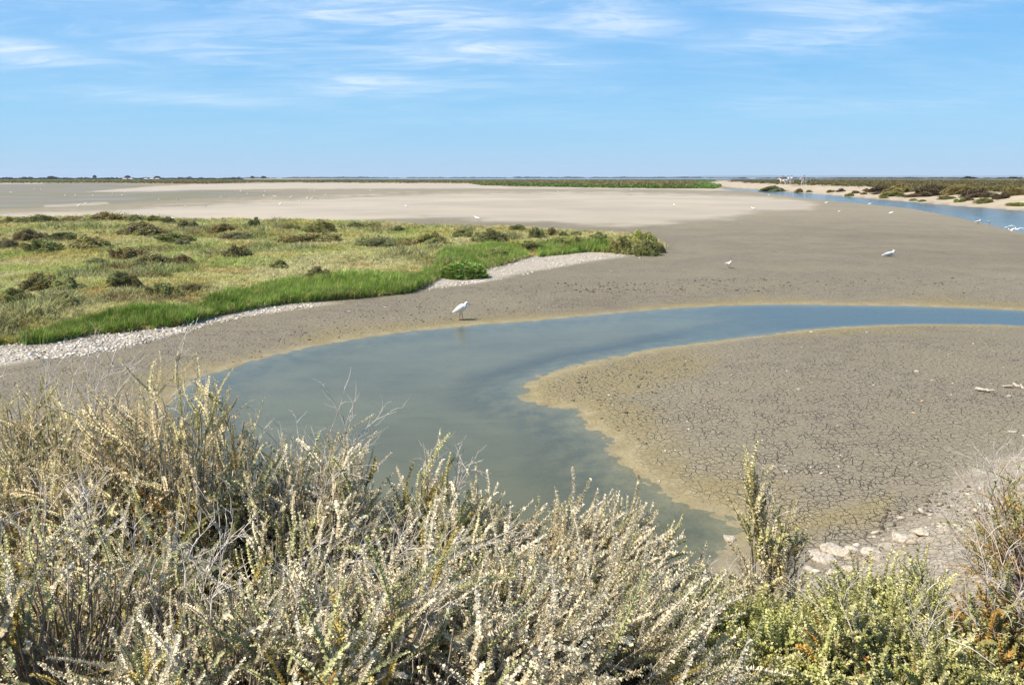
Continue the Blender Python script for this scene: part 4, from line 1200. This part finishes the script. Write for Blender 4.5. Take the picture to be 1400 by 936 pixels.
M_BILL = plain('orange_bill', (.50, .18, .05), .5, .1)
def egret(px, py, label, sc=.84, rz=0):
    p = at(px, py); root = empty('egret', p, label, 'bird', None, rz)
    loft_obj('body', [(-.27, 0, .265), (-.22, 0, .285), (-.13, 0, .325), (-.02, 0, .385), (.06, 0, .43), (.115, 0, .46), (.135, 0, .505), (.14, 0, .545), (.17, 0, .568), (.205, 0, .558), (.225, 0, .545)],
             [.012, .045, .085, .108, .105, .080, .044, .034, .038, .03, .010], [.012, .045, .09, .118, .116, .088, .05, .038, .040, .03, .010], M_WHITE, root, 14)
    for s_ in (1, -1):
        loft_obj('wing', [(-.29, .045 * s_, .255), (-.2, .075 * s_, .30), (-.08, .10 * s_, .37), (.03, .10 * s_, .43), (.085, .075 * s_, .46)], [.006, .02, .03, .028, .012], [.012, .05, .085, .075, .03], M_WHITE, root, 10)
        make_leg('leg', .04 * s_, (-.01 + .02 * s_, 0, .33), (.0 + .05 * s_, 0, .0), M_DARK, root, .009)
        ball('eye', (.185, .034 * s_, .572), .006, M_DARK, root)
    loft_obj('beak', [(.215, 0, .552), (.26, 0, .52), (.315, 0, .48)], [.010, .007, .002], [.012, .008, .002], M_DARK, root, 8)
    root.scale = (sc,) * 3
    return root


egret(631, 437.5, 'white egret with dark legs standing hunched on the shore of the pool')

# gull meshes shared by the flock
def gull_parts():
    V, Q, T = loft([(-.20, 0, .15), (-.15, 0, .155), (-.08, 0, .165), (0, 0, .175), (.07, 0, .19), (.11, 0, .22), (.125, 0, .25), (.14, 0, .268), (.165, 0, .268), (.185, 0, .258)],
                   [.02, .035, .058, .068, .06, .045, .034, .032, .028, .01], [.008, .022, .05, .065, .062, .05, .036, .033, .03, .01], 12)
    body = mesh_np('body', V, [Q, T], None, True); body.materials.append(M_WHITE)
    out = [('body', body)]
    for s_ in (1, -1):
        V, Q, T = loft([(-.24, .02 * s_, .16), (-.15, .05 * s_, .18), (-.04, .068 * s_, .195), (.05, .06 * s_, .20), (.085, .04 * s_, .2)], [.004, .012, .016, .014, .005], [.006, .022, .042, .04, .015], 8)
        w = mesh_np('wing', V, [Q, T], None, True); w.materials.append(M_GREYWING); out.append(('wing', w))
        g = Geo(); V, Q = tubes(np.array([[[0, .025 * s_, .13], [-.006, .025 * s_, .06], [.004, .025 * s_, .0], [.04, .025 * s_, .003]]]), np.array([[.006, .005, .005, .006]]), 5); g.add(V, Q)
        l = g.mesh('leg'); l.materials.append(M_BILL); out.append(('leg', l))
    V, Q, T = loft([(.18, 0, .259), (.205, 0, .253), (.225, 0, .245)], [.008, .006, .002], [.008, .006, .002], 6); b = mesh_np('beak', V, [Q, T], None, True); b.materials.append(M_DARK); out.append(('beak', b))
    V, Q, T = loft([(-.19, 0, .15), (-.23, 0, .152), (-.275, 0, .15)], [.025, .035, .03], [.008, .006, .004], 8); tl = mesh_np('tail', V, [Q, T], None, True); tl.materials.append(M_WHITE); out.append(('tail', tl))
    return out


GULL = gull_parts()
V, Q, T = loft([(-.20, 0, .10), (-.12, 0, .115), (-.02, 0, .14), (.07, 0, .16), (.12, 0, .2), (.145, 0, .24), (.18, 0, .245), (.2, 0, .235)], [.015, .05, .075, .06, .04, .034, .03, .008], [.01, .045, .075, .065, .045, .035, .03, .008], 10)
SMALLG = mesh_np('gull', V, [Q, T], None, True); SMALLG.materials.append(M_WHITE)


def gull(px, py, label, rz, sc=1.0, group=None, name='gull'):
    p = at(px, py); r_ = empty(name, p, label, 'bird', group, rz); r_.scale = (sc,) * 3
    for n_, me in GULL: link(n_, me, None, r_)
    return r_


gull(996, 366.5, 'white gull standing alone on the grey mud right of the meadow tip', R(-75), 1.05)
def resting(px, py, label, rz, sc):
    r_ = gull(px, py, label, rz, sc); r_.location.z -= .10 * sc
    return r_
resting(1216, 350.5, 'white gull with dark tail crouching on open mud between the two waters', R(12), 1.5)
GG = 'small white gulls resting on the mudflats'
gull(1337, 306.5, 'gull sitting at the canal edge', R(10), 1.25)
gull(1352, 305.5, 'gull standing in the shallow canal beside the sitting one', R(200), .9)


def flying(px, py, dd, label, rz, roll):
    d = ray(px, py); k = dd / d[1]; root = empty('gull', (d[0] * k, dd, CAM_H + d[2] * k), label, 'bird', 'two gulls flapping at the canal edge', rz)
    root.rotation_euler = (0, 0, rz)
    b = link('body', GULL[0][1], None, root); b.location = (0, 0, -.18)
    link('beak', GULL[5][1], None, root).location = (0, 0, -.18)
    link('tail', GULL[6][1], None, root).location = (0, 0, -.18)
    for s_ in (1, -1):
        y = np.linspace(0, .5, 6); V = []; 
        for yy in y:
            c = .15 * (1 - (yy / .52) ** 2) + .01; zz = .28 * math.sin(min(yy, .24) * 3.2 + roll * s_) - .10 * max(0, yy - .24) * 2 + 0.0
            x0 = .06 - .35 * max(0, yy - .2)
            V += [(x0, yy * s_, zz), (x0 - c * .5, yy * s_, zz + .012), (x0 - c, yy * s_, zz - .004)]
        V = np.array(V); n = len(V); V = np.concatenate([V, V - [0, 0, .012]])
        Qs = []
        for i in range(5):
            for j in range(2):
                a = i * 3 + j; Qs.append((a, a + 1, a + 4, a + 3)); Qs.append((n + a, n + a + 3, n + a + 4, n + a + 1))
            Qs.append((i * 3, i * 3 + 3, n + i * 3 + 3, n + i * 3)); Qs.append((i * 3 + 2, n + i * 3 + 2, n + i * 3 + 5, i * 3 + 5))
        w = mesh_np('wing', V, [np.array(Qs)], None, True); w.materials.append(M_WHITE); link('wing', w, None, root)
    root.scale = (.92,) * 3


flying(1381, 314.5, 52, 'gull with half raised wings at the canal edge, left one of the flapping pair', R(95), .25)
flying(1389, 313, 53, 'gull with lifted wings at the canal edge, right one of the flapping pair', R(70), .4)

SMALL = [
 ('tiny white gull in the loose flock behind the lone dark green bush', [(362, 261), (361, 267.6), (375, 268), (377, 269), (372, 272.7), (388, 269.3), (397, 269.8), (399, 268), (400.5, 269.3), (383, 280), (410.5, 275), (420, 271), (426, 272),
    (424.5, 260.5), (430, 260.5), (434, 267.5), (439, 267.3), (437, 272), (433.5, 272.7), (445, 266)]),
 ('tiny white gull scattered over the grey tidal flat at the far left', [(47, 258), (56, 258.5), (15, 263), (89, 267), (103, 267), (127, 267.5), (154, 264.5), (171, 262.5), (167, 267), (187, 264.5)]),
 ('tiny white gull on the wet streak between the tidal flat and the flock', [(302, 269), (308, 267.5), (329, 261), (327, 270), (278, 263), (338, 264.5), (217, 273), (243, 273.5), (254, 282), (281, 282)])]
for lab, pts in SMALL:
    for (a, b) in pts:
        o = link('gull', SMALLG, None); o.location = at(a, b + 1.0); o.rotation_euler = (0, 0, rng.uniform(0, 6.28)); o.scale = (1.1 * rng.uniform(.85, 1.2),) * 3
        tag(o, lab, 'bird', GG if lab is None else lab.replace('tiny white gull', 'tiny gulls'))
for a, b, s_, lab in [(117, 279.5, 1.1, 'white gull behind the sandy streak on the tidal flat, further of two'), (108, 283, 1.2, 'white gull on the sandy streak of the tidal flat, nearer of two'),
                   (174, 298.5, 1.0, 'white bird perched beside the shrubs on the left meadow rear edge'), (236, 301, 1.0, 'white bird at the right of the dark brown round shrub'),
                   (507, 261.5, 1.3, 'single white gull on the dark strip in front of the scrub belt'), (555.5, 283.5, 1.1, 'single gull on the middle of the pale flat'), (653, 302, 1.55, 'large white bird on dark mud behind the meadow'),
                   (763, 263, 1.2, 'gull on the dark strip above the shell bank'), (863, 260.5, 1.2, 'gull on the dark strip near the green scrub'), (922, 281.5, 1.0, 'gull alone on the right of the pale flat'), (1030, 287.8, 1.5, 'white bird lying at the right rim of the pale flat'),
                   (1129.5, 278.6, 1.1, 'gull on mud at the canal head'), (1189, 280.5, 1.2, 'gull at the near canal edge below the first green bank shrub'), (1218, 293, 1.1, 'gull on grey mud below the canal'), (1147, 290.5, .8, 'tiny pale bird on grey mud right of the pale flat'), (1051, 267.5, 1.0, 'gull in the narrow canal head')]:
    o = link('gull', SMALLG, None); o.location = at(a, b); o.rotation_euler = (0, 0, rng.choice([.2, 3.0, -.5, 2.6])); o.scale = (s_,) * 3; tag(o, lab, 'bird')

# driftwood
def stick(px0, py0, px1, py1, r0, label):
    a = at(px0, py0); b = at(px1, py1); n = 8
    P = np.array([a.lerp(b, i / (n - 1)) + Vector((0, 0, r0 * .8)) for i in range(n)]) + rng.normal(size=(n, 3)) * r0 * .5
    g = Geo(); V, Q = tubes(P[None], np.linspace(r0, r0 * .45, n)[None], 7); g.add(V, Q, (.42, .37, .30))
    tag(link('driftwood', g.mesh('driftwood', True), M_WOOD), label, 'driftwood')
stick(1334, 533, 1359, 538, .035, 'pale flat piece of driftwood on the mud left of the largest white stone')
stick(1386, 528, 1408, 533, .03, 'grey stick lying beside the largest white stone')
stick(962, 846, 990, 868, .012, 'bleached stick on the bank below the dry tan tangle')


# ------------------------------------------------------------------ horses and riders
def skin_mesh(name, joints, edges, mat, sub=2):
    me = bpy.data.meshes.new(name); me.from_pydata([j[:3] for j in joints], edges, [])
    o = bpy.data.objects.new(name, me); COL.objects.link(o)
    md = o.modifiers.new('skin', 'SKIN'); sv = me.skin_vertices[0].data
    for i, j in enumerate(joints): sv[i].radius = (j[3], j[3])
    sv[0].use_root = True
    ms = o.modifiers.new('sub', 'SUBSURF'); ms.levels = sub; ms.render_levels = sub
    dg = bpy.context.evaluated_depsgraph_get(); ev = o.evaluated_get(dg)
    out = bpy.data.meshes.new_from_object(ev); out.name = name
    bpy.data.objects.remove(o); bpy.data.meshes.remove(me)
    out.materials.clear(); out.materials.append(mat)
    return out


M_HORSE = plain('white_horse_coat', (.62, .59, .54), .7, .12, 4)
M_MANE = plain('grey_mane', (.45, .43, .40), .8, .2, 20)
M_SKIN = plain('skin', (.50, .32, .23), .6, .05)
M_RED = plain('red_shirt_cloth', (.70, .03, .05), .8, .1)
M_PALE = plain('pale_shirt_cloth', (.62, .64, .72), .8, .1)
M_NAVY = plain('dark_shirt_cloth', (.025, .028, .04), .8, .1)
M_JEANS = plain('trouser_cloth', (.06, .075, .12), .85, .1)
M_HAIR = plain('dark_hair', (.03, .022, .018), .7, .2)


def horse_mesh(k, head_low):
    nk = [(.62, 0, 1.33, .19), (.88, 0, 1.52, .14), (1.06, 0, 1.68, .11), (1.22, 0, 1.56, .085), (1.40, 0, 1.38, .06)] if not head_low else [(.64, 0, 1.28, .19), (.95, 0, 1.28, .14), (1.2, 0, 1.22, .11), (1.36, 0, 1.08, .085), (1.48, 0, .88, .06)]
    J = [(-.1, 0, 1.12, .29), (-.62, 0, 1.17, .27), (.36, 0, 1.12, .28)] + nk
    E = [(0, 1), (0, 2), (2, 3), (3, 4), (4, 5), (5, 6), (6, 7)]
    rng2 = np.random.default_rng(k)
    for s_ in (1, -1):
        d = .16 * s_ * (1 if k % 2 else -1); b = len(J)
        J += [(.42, .15 * s_, .85, .11), (.45 + d, .15 * s_, .50, .062), (.43 + d * 1.2, .15 * s_, .12, .042), (.47 + d * 1.2, .15 * s_, .03, .055)]
        E += [(2, b), (b, b + 1), (b + 1, b + 2), (b + 2, b + 3)]
        b = len(J); d = -d
        J += [(-.58, .17 * s_, .84, .15), (-.50 + d * .5, .17 * s_, .70, .09), (-.74 + d, .16 * s_, .48, .06), (-.68 + d, .16 * s_, .12, .042), (-.64 + d, .16 * s_, .03, .055)]
        E += [(1, b), (b, b + 1), (b + 1, b + 2), (b + 2, b + 3), (b + 3, b + 4)]
    return skin_mesh('horse_body', J, E, M_HORSE), nk


HM = {}
def horse(px, py, rz, label, low, k):
    p = at(px, py); root = empty('horse', p, label, 'horse', 'white horses walking on the far bank', rz); root.scale = (1.22,) * 3; root.location.z += .12
    if k not in HM: HM[k] = horse_mesh(k, low)
    me, nk = HM[k]; link('body', me, None, root)
    loft_obj('mane', [(nk[0][0] - .1, 0, nk[0][2] + .22), (nk[1][0] - .05, 0, nk[1][2] + .16), (nk[2][0], 0, nk[2][2] + .13), (nk[2][0] + .12, 0, nk[2][2] + .04)], [.03, .035, .035, .02], [.05, .07, .07, .03], M_MANE, root)
    loft_obj('tail', [(-.86, 0, 1.27), (-.98, 0, 1.1), (-1.0, 0, .8), (-.97, 0, .5)], [.04, .06, .07, .02], [.04, .06, .07, .02], M_MANE, root)
    for s_ in (1, -1):
        h = nk[2]; loft_obj('ear', [(h[0], .05 * s_, h[2] + .08), (h[0] - .01, .065 * s_, h[2] + .15), (h[0] + .01, .06 * s_, h[2] + .22)], [.025, .03, .005], [.02, .02, .005], M_HORSE, root, 6)
    return root


def rider(hroot, label, shirt, hair=M_HAIR):
    J = [(-.08, 0, 1.52, .15), (-.08, 0, 1.72, .13), (-.05, 0, 1.95, .155), (-.03, 0, 2.10, .06), (-.01, 0, 2.17, .06), (.0, 0, 2.29, .10)]; E = [(0, 1), (1, 2), (2, 3), (3, 4), (4, 5)]
    S1 = [J[1][:3] + (.14,), J[2][:3] + (.17,)]; SE = [(0, 1)]; T1 = [(-.08, 0, 1.53, .165)]; TE = []
    for s_ in (1, -1):
        b = len(J); J += [(-.04, .2 * s_, 2.0, .065), (.02, .27 * s_, 1.75, .05), (.24, .16 * s_, 1.62, .04), (.31, .13 * s_, 1.62, .042)]; E += [(2, b), (b, b + 1), (b + 1, b + 2), (b + 2, b + 3)]
        c = len(S1); S1 += [(-.04, .2 * s_, 2.0, .08), (.02, .27 * s_, 1.75, .066), (.20, .18 * s_, 1.63, .055)]; SE += [(1, c), (c, c + 1), (c + 1, c + 2)]
        b = len(J); J += [(-.02, .2 * s_, 1.48, .10), (.28, .36 * s_, 1.28, .075), (.16, .38 * s_, .86, .05), (.28, .38 * s_, .80, .05)]; E += [(0, b), (b, b + 1), (b + 1, b + 2), (b + 2, b + 3)]
        c = len(T1); T1 += [(-.02, .2 * s_, 1.48, .115), (.28, .36 * s_, 1.28, .09), (.17, .38 * s_, .92, .066)]; TE += [(0, c), (c, c + 1), (c + 1, c + 2)]
    root = link('person', skin_mesh('person', J, E, M_SKIN), None); root.location = hroot.location; root.rotation_euler = hroot.rotation_euler; root.scale = hroot.scale
    tag(root, label, 'person', 'riders on the white horses')
    link('shirt', skin_mesh('shirt', S1, SE, shirt), None, root)
    link('trousers', skin_mesh('trousers', T1, TE, M_JEANS), None, root)
    loft_obj('hair', [(-.12, 0, 2.26), (-.10, 0, 2.34), (-.02, 0, 2.40), (.06, 0, 2.37), (.085, 0, 2.33)], [.05, .13, .15, .13, .04], [.08, .11, .085, .07, .02], hair, root)


h1 = horse(1069.5, 252.6, R(150), 'white horse carrying the rider in a red shirt', False, 1); rider(h1, 'rider in a red shirt, leftmost on the far bank', M_RED)
h2 = horse(1077.0, 253.0, R(195), 'white horse with its head lowered, left of the middle pair', True, 2); rider(h2, 'rider in a pale shirt on the horse with its head lowered', M_PALE)
h3 = horse(1081.5, 253.2, R(215), 'white horse at the right of the middle pair', False, 3); rider(h3, 'rider in a pale blue shirt at the right of the middle pair', M_PALE)
h4 = horse(1098.5, 253.8, R(205), 'white horse walking apart, last on the right', False, 4); rider(h4, 'rider in dark clothes riding apart from the others', M_NAVY)


# ------------------------------------------------------------------ haze
bpy.ops.mesh.primitive_cube_add(size=1) if False else None
hv = [(x, y, z) for x in (-17000, 21000) for y in (-600, 20500) for z in (-6, 190)]
hm = bpy.data.meshes.new('haze'); hm.from_pydata(hv, [], [(0, 1, 3, 2), (4, 6, 7, 5), (0, 4, 5, 1), (2, 3, 7, 6), (0, 2, 6, 4), (1, 5, 7, 3)])
m, t, out = new_mat('haze_air')
pv = t.add('ShaderNodeVolumePrincipled'); pv.inputs['Color'].default_value = (.72, .86, 1, 1); pv.inputs['Density'].default_value = 6.5e-5
t.l.new(pv.outputs[0], out.inputs['Volume'])
link('haze', hm, m, kind='stuff')
